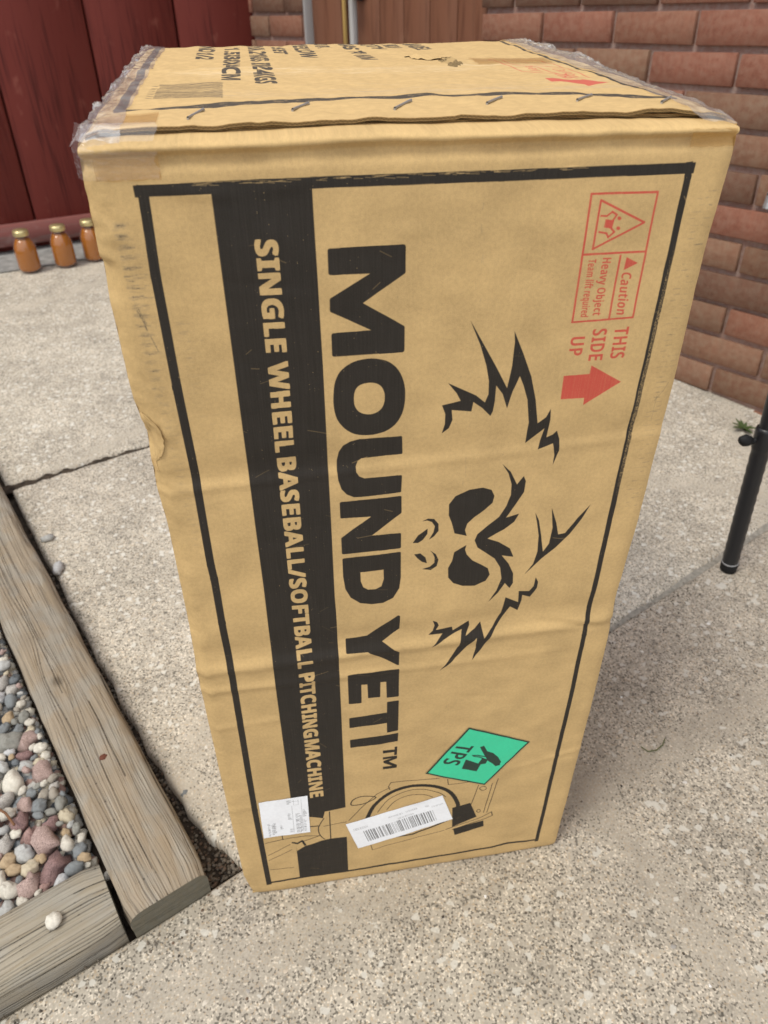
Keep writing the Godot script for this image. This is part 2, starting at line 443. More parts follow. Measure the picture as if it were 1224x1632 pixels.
# ------------------------------------------------------------------ ground
func slab_mesh(points: Array, turn: float, depth := 0.07) -> ArrayMesh:
	# points in yard coordinates, clockwise seen from above or not: Geometry2D sorts the triangles, outward() the winding
	var poly := PackedVector2Array()
	for p in points: poly.append(p)
	if Geometry2D.is_polygon_clockwise(poly): poly.reverse()
	var n := poly.size(); var inner := PackedVector2Array()
	for i in n:
		var e1 := (poly[i] - poly[(i + n - 1) % n]).normalized(); var e2 := (poly[(i + 1) % n] - poly[i]).normalized()
		var q := (e1.orthogonal() + e2.orthogonal()).normalized() * 0.005
		if not Geometry2D.is_point_in_polygon(poly[i] + q * 0.2, poly): q = -q
		inner.append(poly[i] + q)
	var st := st_new()
	var uv := func(p: Vector3): return Vector2(p.x, p.z).rotated(turn) / 0.9
	var tri := Geometry2D.triangulate_polygon(inner)
	for k in range(0, tri.size(), 3):
		var q := [yard(inner[tri[k]].x, inner[tri[k]].y), yard(inner[tri[k + 1]].x, inner[tri[k + 1]].y), yard(inner[tri[k + 2]].x, inner[tri[k + 2]].y)]
		if (q[1] - q[0]).cross(q[2] - q[0]).y > 0: q.reverse()
		for v in q:
			st.set_uv(uv.call(v)); st.add_vertex(v)
	for i in n:
		var j := (i + 1) % n
		var a := yard(poly[i].x, poly[i].y, -0.005); var b := yard(poly[j].x, poly[j].y, -0.005)
		var ia := yard(inner[i].x, inner[i].y); var ib := yard(inner[j].x, inner[j].y)
		var out := (a - ia) + (b - ib); out.y = 0.002
		var low := Vector3(0, -depth, 0)
		for q in [[a, b, ib], [a, ib, ia], [a, b, b + low], [a, b + low, a + low]]:
			if ((q[2] - q[0]).cross(q[1] - q[0])).dot(out) < 0: q = [q[0], q[2], q[1]]
			for v in q:
				st.set_uv(uv.call(v)); st.add_vertex(v)
	return done(st, false)

func make_ground() -> void:
	var st := st_new()
	grid(st, 8, 8, func(u, v): return [Vector3((u - 0.5) * 160, -0.020, (v - 0.5) * 160), Vector2(u, v)])
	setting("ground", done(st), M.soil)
	# three slabs and the joints between them
	var joint := func(a: float): return -0.4855 - 0.0385 * a
	var front := [Vector2(-4.0, -0.4865)]
	for a in [-1.0, -0.3, 0.0, 0.3, 0.7, 1.0, 1.4, 2.0, 4.0]: front.append(Vector2(a, joint.call(a) + rng.randf_range(-0.001, 0.001) if a > 0.05 else -0.4865))
	front.append_array([Vector2(4.0, 5.0), Vector2(-4.0, 5.0)])
	var slab_f := setting("front_slab", slab_mesh(front, 0.3), M.concrete)
	var middle := []
	for a in [0.120, 0.3, 0.7, 1.0, 1.4, 2.0, 3.4]: middle.append(Vector2(a, joint.call(a) - 0.007 - 0.002 * maxf(a - 0.5, 0.0) + rng.randf_range(-0.001, 0.001)))
	middle.append_array([Vector2(3.4, -1.504), Vector2(1.5, -1.503), Vector2(0.7, -1.505), Vector2(0.36, -1.503), Vector2(0.30, -1.506), Vector2(0.26, -1.503), Vector2(0.22, -1.507), Vector2(0.19, -1.501), Vector2(0.17, -1.507), Vector2(0.145, -1.502), Vector2(0.13, -1.506), Vector2(0.11, -1.499), Vector2(0.095, -1.503), Vector2(0.067, -1.498)])
	for q in [[0.066, -1.417], [0.068, -1.34], [0.067, -1.25], [0.074, -1.18], [0.070, -1.08], [0.074, -1.0], [0.072, -0.937], [0.079, -0.88], [0.075, -0.83], [0.082, -0.77], [0.079, -0.728], [0.087, -0.69], [0.086, -0.662], [0.092, -0.625], [0.090, -0.603], [0.098, -0.575], [0.099, -0.554], [0.110, -0.535]]: middle.append(Vector2(q[0], q[1]))
	var slab_m := setting("middle_slab", slab_mesh(middle, 1.2), M.concrete)
	var back := [Vector2(0.060, -1.528), Vector2(0.09, -1.519), Vector2(0.105, -1.526), Vector2(0.12, -1.518), Vector2(0.14, -1.525), Vector2(0.16, -1.517), Vector2(0.18, -1.524), Vector2(0.2, -1.515), Vector2(0.24, -1.520), Vector2(0.28, -1.514), Vector2(0.32, -1.517), Vector2(0.36, -1.513), Vector2(0.7, -1.511), Vector2(3.4, -1.511), Vector2(3.4, -5.0), Vector2(0.02, -5.0), Vector2(0.06, -2.0)]
	var slab_b := setting("back_slab", slab_mesh(back, 2.3), M.concrete)
	# worn filler in the joints
	M.joint = textured(M.mottled_grey.albedo_texture, Color(1.0, 0.95, 0.86), 0.95, Vector3(7, 7, 7))
	for e in [[0.5, 3.2, 0], [0.62, 3.2, 1]]:
		st = st_new()
		var n2 := noise(9.0, FastNoiseLite.TYPE_SIMPLEX, 2, 81)
		grid(st, 60, 1, func(u, v):
			var a: float = lerpf(e[0], e[1], u)
			var b: float = (joint.call(a) - 0.0045 - 0.002 * maxf(a - 0.5, 0.0)) if e[2] == 0 else -1.507
			return [yard(a, b + (v - 0.5) * 0.017, -0.0035 + 0.0045 * n2.get_noise_2d(a * 1.6, v)), Vector2(u, v)])
		setting("joint_filler", done(st), M.joint)
	st = st_new(); var n3 := noise(14.0, FastNoiseLite.TYPE_SIMPLEX, 2, 84)
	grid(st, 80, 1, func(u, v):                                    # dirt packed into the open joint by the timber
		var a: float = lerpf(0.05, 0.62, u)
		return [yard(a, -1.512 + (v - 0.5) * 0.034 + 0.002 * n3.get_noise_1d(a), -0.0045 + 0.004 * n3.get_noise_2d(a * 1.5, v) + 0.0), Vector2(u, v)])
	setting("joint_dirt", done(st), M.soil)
	# paler stones set in the concrete, level with it
	var chip := rock(5, 0.35, Vector3(1, 0.25, 0.75), 8, 5)
	for e in [[slab_f, -0.5, 1.6, -0.47, 0.35, 200, 0.0046], [slab_m, 0.12, 1.7, -1.49, -0.56, 520, 0.0046], [slab_b, 0.12, 2.2, -3.3, -1.53, 400, 0.0050]]:
		var mm := MultiMesh.new(); mm.transform_format = MultiMesh.TRANSFORM_3D; mm.use_colors = true; mm.mesh = chip; mm.instance_count = e[5]
		for k in e[5]:
			var size: float = e[6] * rng.randf_range(0.35, 1.0) * (1.6 if rng.randf() < 0.08 else 1.0)
			var q := yard(rng.randf_range(e[1], e[2]), rng.randf_range(e[3], e[4]), -size * 0.10)
			mm.set_instance_transform(k, Transform3D(Basis(Vector3.UP, rng.randf() * TAU).scaled(Vector3(size, size * 0.75, size)), q))
			var c: Color = [Color(0.62, 0.58, 0.52), Color(0.52, 0.47, 0.40), Color(0.66, 0.64, 0.62), Color(0.46, 0.39, 0.31), Color(0.50, 0.47, 0.44), Color(0.30, 0.28, 0.26)][rng.randi() % 6]
			mm.set_instance_color(k, c)
		var mi := MultiMeshInstance3D.new(); mi.multimesh = mm; mi.material_override = M.chip; mi.name = "stone_chips"; mi.set_meta("kind", "stuff")
		e[0].add_child(mi, true)

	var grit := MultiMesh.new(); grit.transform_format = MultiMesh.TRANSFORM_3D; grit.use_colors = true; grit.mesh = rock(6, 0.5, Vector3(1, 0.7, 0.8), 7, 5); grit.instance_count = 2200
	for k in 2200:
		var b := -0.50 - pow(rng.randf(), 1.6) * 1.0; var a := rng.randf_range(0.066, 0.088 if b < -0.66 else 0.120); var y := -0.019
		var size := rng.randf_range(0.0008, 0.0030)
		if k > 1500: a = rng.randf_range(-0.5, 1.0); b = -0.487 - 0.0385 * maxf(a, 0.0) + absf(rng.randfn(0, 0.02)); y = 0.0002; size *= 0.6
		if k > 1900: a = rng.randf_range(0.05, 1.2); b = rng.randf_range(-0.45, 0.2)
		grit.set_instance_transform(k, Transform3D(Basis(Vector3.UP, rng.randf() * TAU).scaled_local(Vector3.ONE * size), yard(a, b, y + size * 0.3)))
		grit.set_instance_color(k, [Color(0.16, 0.13, 0.10), Color(0.10, 0.08, 0.06), Color(0.18, 0.155, 0.125), Color(0.06, 0.05, 0.04), Color(0.15, 0.10, 0.07)][rng.randi() % 5])  # grit tones lowered too: the timber's shadow is in their colour
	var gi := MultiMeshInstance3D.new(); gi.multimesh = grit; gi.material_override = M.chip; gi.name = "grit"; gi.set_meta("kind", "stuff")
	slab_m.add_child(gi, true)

# ------------------------------------------------------------------ walls
const COURSE := 0.0745
const PITCH := 0.2150

func make_walls() -> void:
	# brick wall: x along the wall towards the viewer, y up, z out over the patio
	var bb := Basis(HOUSE_B, HOUSE_U, HOUSE_B.cross(HOUSE_U)).orthonormalized()
	var wall := thing("brick_wall", "reddish brown brick wall with raked mortar joints around the wooden door", "wall", CORNER, bb)
	var d0 := 0.368; var d1 := 1.206
	part("mortar", box_mesh(Vector3(d0 - 0.012 + 0.4, 3.2, 0.12), Vector3((d0 - 0.012 - 0.4) / 2, 1.2, -0.066), 0.003), M.mortar, wall)
	part("mortar", box_mesh(Vector3(2.8, 3.2, 0.12), Vector3(d1 + 0.012 + 1.4, 1.2, -0.066), 0.003), M.mortar, wall)
	part("mortar", box_mesh(Vector3(d1 - d0 + 0.022, 0.8, 0.12), Vector3((d0 + d1) / 2, 2.398, -0.0665), 0.003), M.mortar, wall)
	var variants := []
	for k in 8: variants.append(box_mesh(Vector3(PITCH - 0.0105, COURSE - 0.0125, 0.05), Vector3.ZERO, 0.0018, 0.0014))
	var rest := st_new(); var made := 0
	for row in range(-3, 36):
		var y := -0.0428 + (row - 0.5) * COURSE          # centre of the course
		var off := 2.069 if posmod(row, 2) == 0 else 2.180
		for side in [[-0.30, d0], [d1, 3.7]]:
			var k0 := int(floor((side[0] - off) / PITCH)) - 1
			for k in range(k0, k0 + 20):
				var a := maxf(off + k * PITCH, side[0]); var b := minf(off + (k + 1) * PITCH, side[1])
				if b - a < 0.03: continue
				if y + COURSE * 0.5 < -0.0563 * (a + b) * 0.5 - 0.01: continue
				var at := Vector3((a + b) / 2, y + rng.randf_range(-0.001, 0.001), -0.019 + rng.randf_range(-0.0025, 0.002))
				var near: bool = y < 0.95 and a < 2.75 and made < 290
				if near:
					made += 1
					var t := Transform3D(Basis(Vector3.FORWARD, rng.randf_range(-0.006, 0.006)) * Basis(Vector3.UP, PI * float(rng.randi() % 2)).scaled(Vector3((b - a - 0.0105) / (PITCH - 0.0105), 1, 1)), at)
					if b - a > 0.19 or side[0] > 1.0: t = Transform3D(Basis.from_scale(Vector3((b - a - 0.0105) / (PITCH - 0.0105), 1, 1)) * Basis(Vector3.BACK, rng.randf_range(-0.006, 0.006)), at)
					part("brick", variants[rng.randi() % 8], M.bricks[rng.randi() % 6], wall, t)
				else:
					bevel_box(rest, Vector3(b - a - 0.0105, COURSE - 0.0115, 0.05), at, 0.003)
	part("brickwork", done(rest, false), M.bricks[1], wall).set_meta("kind", "stuff")
	# door set back in the brick wall
	var door := thing("wooden_door", "brown wooden plank door in a brown frame between brick piers", "door", CORNER + bb * Vector3(d0, -0.01, -0.05), bb)
	var wd := d1 - d0
	var uvbox := func(size: Vector3, at: Vector3): return plank_mesh(size, at)
	part("frame", uvbox.call(Vector3(0.175, 2.0, 0.08), Vector3(0.0895, 0.97, -0.01)), M.door, door)
	part("frame", uvbox.call(Vector3(0.045, 2.0, 0.08), Vector3(wd - 0.0245, 0.97, -0.01)), M.door, door)
	part("frame", uvbox.call(Vector3(wd - 0.224, 0.05, 0.08), Vector3(0.177 + (wd - 0.224) / 2, 1.942, -0.0105)), M.door, door)
	part("frame", uvbox.call(Vector3(0.012, 2.0, 0.05), Vector3(0.008, 0.97, 0.036)), mat(Color(0.34, 0.33, 0.33), 0.8), door)
	var x := 0.215
	while x < wd - 0.06:
		var bw := minf(0.118, wd - 0.05 - x)
		part("plank", uvbox.call(Vector3(bw - 0.003, 1.9, 0.035), Vector3(x + bw / 2, 0.96, -0.022)), M.door, door)
		x += bw
	part("weather_strip", box_mesh(Vector3(0.020, 1.9, 0.022), Vector3(0.202, 0.96, 0.0)), mat(Color(0.50, 0.50, 0.50), 0.6), door)
	part("strike_plate", box_mesh(Vector3(0.010, 0.24, 0.012), Vector3(0.184, 0.70, 0.022)), mat(Color(0.45, 0.30, 0.10), 0.45), door)
	var hd := part("handle", lathe([[0.0, 0.0], [0.030, 0.0], [0.033, 0.004], [0.031, 0.010], [0.012, 0.014], [0.011, 0.035], [0.024, 0.045], [0.028, 0.058], [0.020, 0.070], [0.0, 0.073]], 20), mat(Color(0.012, 0.012, 0.013), 0.4), door, Transform3D(Basis(Vector3.RIGHT, PI / 2), Vector3(0.245, 0.775, -0.004)))
	hd.set_meta("label", "round black door handle")
	# red board wall
	var xr := (Vector3(0.9349, 0, -0.3548) - HOUSE_U * HOUSE_U.dot(Vector3(0.9349, 0, -0.3548))).normalized()
	var rb := Basis(xr, HOUSE_U, xr.cross(HOUSE_U)).orthonormalized()
	var red := thing("red_board_wall", "red stained vertical board wall above a weathered base board", "wall", CORNER, rb)
	var edges := [-3.2, -2.88, -2.56, -2.23, -1.91, -1.58, -1.245, -0.923, -0.598, -0.287, 0.055]
	for k in edges.size() - 1:
		var m := plank_mesh(Vector3(edges[k + 1] - edges[k] - 0.007, 2.7, 0.022), Vector3((edges[k] + edges[k + 1]) / 2, 1.43, -0.002 + 0.001 * (k % 2)), 0.0035)
		part("board", m, M.red_boards[k % 3], red)
	part("backing", box_mesh(Vector3(3.26, 2.8, 0.03), Vector3(-1.58, 1.35, -0.032)), M.red_boards[1], red)
	part("base_board", plank_mesh(Vector3(3.22, 0.075, 0.038), Vector3(-1.573, 0.0560, 0.011), 0.004, true), M.red_trim, red)
	# darker grey strip along the red wall
	var st := st_new(); var fn := noise(3.0, FastNoiseLite.TYPE_SIMPLEX, 3, 91)
	grid(st, 60, 1, func(u, v):
		var q := CORNER + Vector3(0.9349, 0, -0.3548) * lerpf(-3.2, 0.05, u) + Vector3(0.3548, 0, 0.9349) * (lerpf(-0.1, 0.215 + 0.010 * fn.get_noise_1d(u * 8.0), v))
		q.y = 0.004
		return [q, Vector2(q.x, q.z) / 0.9])
	setting("grey_strip", done(st), M.mottled_grey)

func plank_mesh(size: Vector3, at: Vector3, ch := 0.002, along_x := false) -> ArrayMesh:
	var st := st_new(); bevel_box(st, size, at, ch)
	var flat := st.commit_to_arrays(); var v: PackedVector3Array = flat[Mesh.ARRAY_VERTEX]
	var off := Vector2(rng.randf(), rng.randf())
	st = st_new()
	for q in v:
		var uv := Vector2(q.x + q.z * 0.7, q.y) if not along_x else Vector2(q.y + q.z, q.x)
		st.set_uv(Vector2(uv.x / 0.5, -uv.y / 2.9) + off); st.add_vertex(q)
	return done(st, false)

# ------------------------------------------------------------------ timbers and pebbles
func timber_mesh(length: float, width: float, height: float, bulge: float, seed_at: int, ends: bool) -> ArrayMesh:
	# along -z from the front end at z = 0; a flat-topped timber with rounded sides
	var prof := []
	var r := height * 0.42; var hw := width / 2
	prof.append(Vector2(-hw + 0.004, -0.05)); prof.append(Vector2(-hw, -0.01)); prof.append(Vector2(-hw - bulge, height * 0.35))
	for k in 7:
		var an := PI - k * PI / 12.0
		prof.append(Vector2(-hw + r * 0.8 + cos(an) * (r * 0.8 + bulge), height - r * 0.7 + sin(an) * r * 0.7))
	for k in range(1, 10): prof.append(Vector2(lerpf(-hw + r * 0.8, hw - r * 0.8, k / 10.0), height))
	for k in 7:
		var an := PI / 2 - k * PI / 12.0
		prof.append(Vector2(hw - r * 0.8 + cos(an) * (r * 0.8 + bulge), height - r * 0.7 + sin(an) * r * 0.7))
	prof.append(Vector2(hw + bulge, height * 0.35)); prof.append(Vector2(hw, -0.01)); prof.append(Vector2(hw - 0.004, -0.05))
	var n := prof.size(); var arc := [0.0]
	for k in range(1, n): arc.append(arc[k - 1] + prof[k].distance_to(prof[k - 1]))
	var nz := noise(1.0, FastNoiseLite.TYPE_SIMPLEX, 3, seed_at); var segs := int(length / 0.02)
	var st := st_new()
	grid(st, n - 1, segs, func(u, v):
		var k := int(round(u * (n - 1))); var z: float = -(1.0 - v) * length
		var p: Vector2 = prof[k]
		var mid := Vector2(0, height * 0.4); var dirv: Vector2 = (p - mid).normalized()
		var edge := 0.003 if v > 0.999 else 0.0
		p += dirv * (0.0022 * nz.get_noise_2d(z * 6.0, k * 0.35) + 0.0012 * nz.get_noise_2d(z * 2.0, k * 1.7) - edge)
		return [Vector3(p.x, p.y, z), Vector2(-z / 2.0 + seed_at * 0.13, arc[k] / 0.25)])
	return done(st)

func timber_end_mesh(width: float, height: float, bulge: float) -> ArrayMesh:
	var st := st_new(); var n := 26; var mid := Vector3(0, height * 0.3, 0.0008)
	var ring := []
	var r := height * 0.42; var hw := width / 2 - 0.001
	ring.append(Vector3(-hw, -0.05, 0)); ring.append(Vector3(-hw - bulge, height * 0.35, 0))
	for k in 7: ring.append(Vector3(-hw + r * 0.8 + cos(PI - k * PI / 12.0) * (r * 0.8 + bulge), height - 0.002 - r * 0.7 + sin(PI - k * PI / 12.0) * r * 0.7, 0))
	for k in 7: ring.append(Vector3(hw - r * 0.8 + cos(PI / 2 - k * PI / 12.0) * (r * 0.8 + bulge), height - 0.002 - r * 0.7 + sin(PI / 2 - k * PI / 12.0) * r * 0.7, 0))
	ring.append(Vector3(hw + bulge, height * 0.35, 0)); ring.append(Vector3(hw, -0.05, 0))
	for i in ring.size(): outward(st, mid, ring[i], ring[(i + 1) % ring.size()], mid - Vector3(0, 0, 1))
	return done(st, false)

func make_edging() -> void:
	var ax := (E2 + E1 * 0.027).normalized(); var bas := Basis(Vector3.UP.cross(ax).normalized(), Vector3.UP, ax).orthonormalized()
	var t := thing("landscape_timber", "long weathered brown landscape timber with a rusty nail beside the carton", "timber", yard(0.0283, -0.4865), bas)
	part("log", timber_mesh(3.2, 0.092, 0.046, 0.002, 3, true), M.timber_long, t)
	part("end_grain", timber_end_mesh(0.092, 0.046, 0.002), M.timber_end, t)
	var nail_at: Vector3 = bas.inverse() * (yard(0.0236, -0.7089) - yard(0.0283, -0.4865))
	part("nail", rock(9, 0.25, Vector3(0.0052, 0.0022, 0.0048)), mat(Color(0.115, 0.038, 0.022), 0.8), t, Transform3D(Basis.IDENTITY, Vector3(nail_at.x, 0.0458, nail_at.z)))
	var bas2 := Basis(-E2, Vector3.UP, E1).orthonormalized()
	var s := thing("landscape_timber", "grey sawn timber closing the end of the pebble bed", "timber", yard(-0.0268, -0.5315), bas2)
	part("log", timber_mesh(1.4, 0.0865, 0.044, 0.0, 12, true), M.timber_short, s)
	part("end_grain", timber_end_mesh(0.0865, 0.044, 0.0), M.timber_end, s)
	# pebble bed
	var bed := Node3D.new(); bed.name = "pebble_bed"; bed.set_meta("kind", "structure"); add_child(bed)
	var meshes := []
	for k in 8: meshes.append(rock(100 + k, 0.38, Vector3(1, rng.randf_range(0.55, 0.75), rng.randf_range(0.62, 0.85))))
	var rough := []
	for k in 4: rough.append(rock(200 + k, 0.75, Vector3(1, 0.7, 0.8), 8, 5, false))
	var placed := []; var count := 0
	for pass_at in 4:
		var tries: int = [60, 900, 2600, 3000][pass_at]
		for k in tries:
			if count >= 296: break
			var size: float = [rng.randf_range(0.014, 0.0195), rng.randf_range(0.0092, 0.0130), rng.randf_range(0.0066, 0.0090), rng.randf_range(0.0042, 0.0062)][pass_at]
			var a := rng.randf_range(-0.20, -0.026); var b := rng.randf_range(-1.06, -0.580)
			var left := -0.0190 + 0.0335 * (b + 0.487)
			if a + size > left - 0.004 or b + size * 0.8 > -0.579: continue
			var free := true
			for q in placed:
				if Vector2(a - q.x, b - q.y).length() < (size + q.z) * 0.80: free = false; break
			if not free: continue
			placed.append(Vector3(a, b, size)); count += 1
			var y := 0.024 - size * 0.45 + rng.randf_range(-0.004, 0.005)
			var basis_at := Basis(Vector3.UP, rng.randf() * TAU) * Basis(Vector3.RIGHT, rng.randf_range(-0.35, 0.35))
			var big := pass_at == 0
			var angular: bool = rng.randf() < (0.6 if big else 0.14)
			var m: Material = M.pebbles[10 + rng.randi() % 4] if angular else M.pebbles[[0, 0, 1, 1, 2, 3, 4, 4, 5, 6, 7, 8, 9, 9][rng.randi() % 14]]
			part("pebble", rough[rng.randi() % 4] if angular else meshes[rng.randi() % 8], m, bed, Transform3D(basis_at.scaled_local(Vector3.ONE * size * 1.10), yard(a, b, y)))
	var fillmesh := rock(300, 0.3, Vector3(1, 0.7, 0.8), 7, 5)
	var mm := MultiMesh.new(); mm.transform_format = MultiMesh.TRANSFORM_3D; mm.use_colors = true; mm.mesh = fillmesh; mm.instance_count = 14000
	for k in 14000:
		var size := rng.randf_range(0.005, 0.012)
		var a := -0.045 - absf(rng.randfn(0.0, 1.0)) * 0.35; var b := rng.randf_range(-3.2, -0.584)
		if k < 5000: a = rng.randf_range(-0.4, -0.03); b = rng.randf_range(-1.2, -0.584)
		a = minf(a, -0.0190 + 0.0335 * (b + 0.487) - size - 0.002)
		mm.set_instance_transform(k, Transform3D((Basis(Vector3.UP, rng.randf() * TAU) * Basis(Vector3.RIGHT, rng.randf_range(-0.5, 0.5))).scaled_local(Vector3.ONE * size), yard(a, b, rng.randf_range(-0.005, 0.006 if b > -1.12 else 0.020))))
		var c: Color = [Color(0.62, 0.58, 0.50), Color(0.52, 0.46, 0.36), Color(0.22, 0.24, 0.26), Color(0.34, 0.22, 0.19), Color(0.42, 0.41, 0.39), Color(0.13, 0.14, 0.15)][rng.randi() % 6]
		mm.set_instance_color(k, c)
	var mi := MultiMeshInstance3D.new(); mi.multimesh = mm; mi.material_override = M.chip; mi.name = "gravel"; mi.set_meta("kind", "stuff"); bed.add_child(mi, true)
	var base := st_new()
	grid(base, 2, 2, func(u, v): return [yard(lerpf(-3.0, 0.02, u), lerpf(-3.2, -0.56, v), -0.006), Vector2(u, v)])
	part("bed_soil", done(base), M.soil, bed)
	# loose stones
	for e in [["small round white pebble lying on top of the grey sawn timber", -0.0873, -0.5272, 0.0505, 0.0095, 0, Vector3(0.85, 0.7, 1.0)],
			["grey stone lying on the concrete beside the long timber", 0.0865, -1.2858, 0.004, 0.0105, 3, Vector3(1.2, 0.6, 0.8)],
			["white lumpy stone wedged between the long timber and the slab", 0.0800, -1.1850, 0.005, 0.0125, 9, Vector3(0.7, 0.7, 1.5)],
			["small dark grey stone in the soil gap by the carton", 0.0995, -0.6300, -0.004, 0.0070, 4, Vector3(1, 0.7, 0.8)],
			["pale stone stuck in the gap between the two timbers", -0.0225, -0.5585, 0.026, 0.0055, 1, Vector3(0.75, 1.3, 1.2)]]:
		tag(part(numbered("pebble"), rock(400 + int(e[1] * 1000), 0.35, e[6], 12, 8), M.pebbles[e[5]], self, Transform3D(Basis(Vector3.UP, e[1] * 40).scaled_local(Vector3.ONE * e[4]), yard(e[1], e[2], e[3]))), e[0], "stone", "loose stones")

# ------------------------------------------------------------------ carton
func edge_at(list: Array, y: float) -> float:
	var n := list.size() / 2
	if y >= list[1]: return list[0]
	for i in n - 1:
		if y <= list[2 * i + 1] and y >= list[2 * i + 3]:
			return lerpf(list[2 * i], list[2 * i + 2], (list[2 * i + 1] - y) / (list[2 * i + 1] - list[2 * i + 3]))
	return list[2 * n - 2]

func tent(d: float, w: float) -> float: return maxf(0.0, 1.0 - absf(d) / w)

var creases := []
func small_creases(x: float, y: float) -> float:
	var z := 0.0
	for c in creases:
		var a: Vector2 = c[0]; var b: Vector2 = c[1]; var p := Vector2(x, y); var t := clampf((p - a).dot(b - a) / (b - a).length_squared(), 0.0, 1.0)
		var d := p.distance_to(a.lerp(b, t))
		if d < c[2]: z += c[3] * (1.0 - d / c[2]) * sin(clampf(t, 0.02, 0.98) * PI)
	return z

func ridge(d: float, w: float) -> float: return exp(-d * d / (w * w))

var face_noise: FastNoiseLite
func face_depth(x: float, y: float) -> float:      # mm out of the plane of the front panel
	var z := 0.7 * face_noise.get_noise_2d(x * 0.35, y * 0.35) + small_creases(x, y) + (lerpf(0.0, -1.2, clampf((806.0 - y) / 205.0, 0, 1)) if y > 601.0 else (lerpf(-1.2, 3.2, (601.0 - y) / 192.0) if y > 409.0 else lerpf(3.2, 0.0, (409.0 - y) / 409.0))) + 0.35 * face_noise.get_noise_2d(x * 1.7, y * 1.7 + 900)
	z += 0.9 * sin((x + 90) / 384.0 * PI) * sin(clampf(y / 820.0, 0, 1) * PI)
	# fold across the panel under the second letter, and the double fold lower down
	var yc := 601.0 + (x + 40.0) * 0.030
	var dc := y - yc
	z += (-2.2 * ridge(dc - 8.0, 14.0) + 1.7 * tent(dc + 2.0, 6.0)) * (0.45 + 0.55 * clampf((150.0 - x) / 200.0, 0.0, 1.0))
	var yb := 409.0 + (x - 100.0) * 0.012
	var fade := 0.55 + 0.45 * sin(x * 0.012 + 1.0)
	z += 2.6 * tent(y - yb, 9.0) * (0.75 + 0.25 * fade) - 1.6 * ridge(y - yb - 20.0, 13.0)
	z += 2.0 * tent(y - (yb - 27.0 - 0.02 * x), 7.0) * clampf(1.15 - (x + 60.0) / 330.0, 0.0, 1.0)
	z += 1.0 * tent(y - (330.0 + 0.02 * x), 6.0) * clampf((90.0 - x) / 160.0, 0, 1)
	z += 1.0 * tent(y - (196.0 + 0.25 * (x - 250.0)), 5.0) * clampf((x - 180.0) / 90.0, 0, 1)
	# crushed left edge and rounded edges
	var le := x - edge_at(LEFT_EDGE, y)
	var crush := maxf(smoothstep(670.0, 640.0, y) * smoothstep(180.0, 420.0, y), 0.55 * smoothstep(690.0, 720.0, y))
	z -= (3.0 + 3.5 * crush) * exp(-le / (2.2 + 2.2 * crush))
	z += crush * 1.6 * ridge(le - 9.0, 2.6) * (0.6 + 0.8 * face_noise.get_noise_2d(y * 2.0, 40.0))
	z -= 6.0 * ridge(y - 640.0, 13.0) * exp(-maxf(le, 0.0) / 9.0)
	z += 2.0 * ridge(y - 648.0, 10.0) * ridge(le - 16.0, 5.0)
	z -= 5.5 * smoothstep(768.0, 764.0, y) * smoothstep(738.0, 762.0, y) * clampf(1.0 - le / (4.0 + (768.0 - y) * 0.4 + 6.0), 0.0, 1.0)
	var wr := exp(-maxf(le, 0.0) / 13.0) * (0.35 + 1.1 * ridge(y - 630.0, 45.0) + 0.9 * smoothstep(700.0, 800.0, y))
	z += wr * (1.7 - 4.2 * absf(face_noise.get_noise_2d(x * 3.2 + 500.0, y * 1.25)))
	var re := edge_at(RIGHT_EDGE, y) - x
	z -= 2.6 * exp(-re / 2.4)
	z -= 2.5 * ridge(y - 407.0, 9.0) * exp(-re / 10.0)
	z -= 3.0 * exp(-y / 4.0)
	return z

func roll_profile(t: float) -> Vector2:      # y, z in mm of the rolled top rim: 0 at the panel, 1 under the lid
	var pts := [Vector2(806, 0), Vector2(813, -0.4), Vector2(817, -3.0), Vector2(820.6, -5.6), Vector2(823.0, -2.8), Vector2(824.9, 1.0), Vector2(827.0, 0.9), Vector2(828.4, -3.0), Vector2(828.9, -9.0), Vector2(829.2, -18.0), Vector2(829.2, -60.0)]
	var f := t * (pts.size() - 1); var i := mini(int(f), pts.size() - 2); var q := f - i
	var a: Vector2 = pts[maxi(i - 1, 0)]; var b: Vector2 = pts[i]; var c: Vector2 = pts[i + 1]; var d: Vector2 = pts[mini(i + 2, pts.size() - 1)]
	return 0.5 * ((2 * b) + (c - a) * q + (2 * a - 5 * b + 4 * c - d) * q * q + (3 * b - a - 3 * c + d) * q * q * q)

func to_world(x: float, y: float, z: float) -> Vector3: return Vector3(x / 1000.0, y / 1000.0, FRONT_Z + z / 1000.0)

const FX0 := -100.0
const FY1 := 850.0
const FS := 2.4

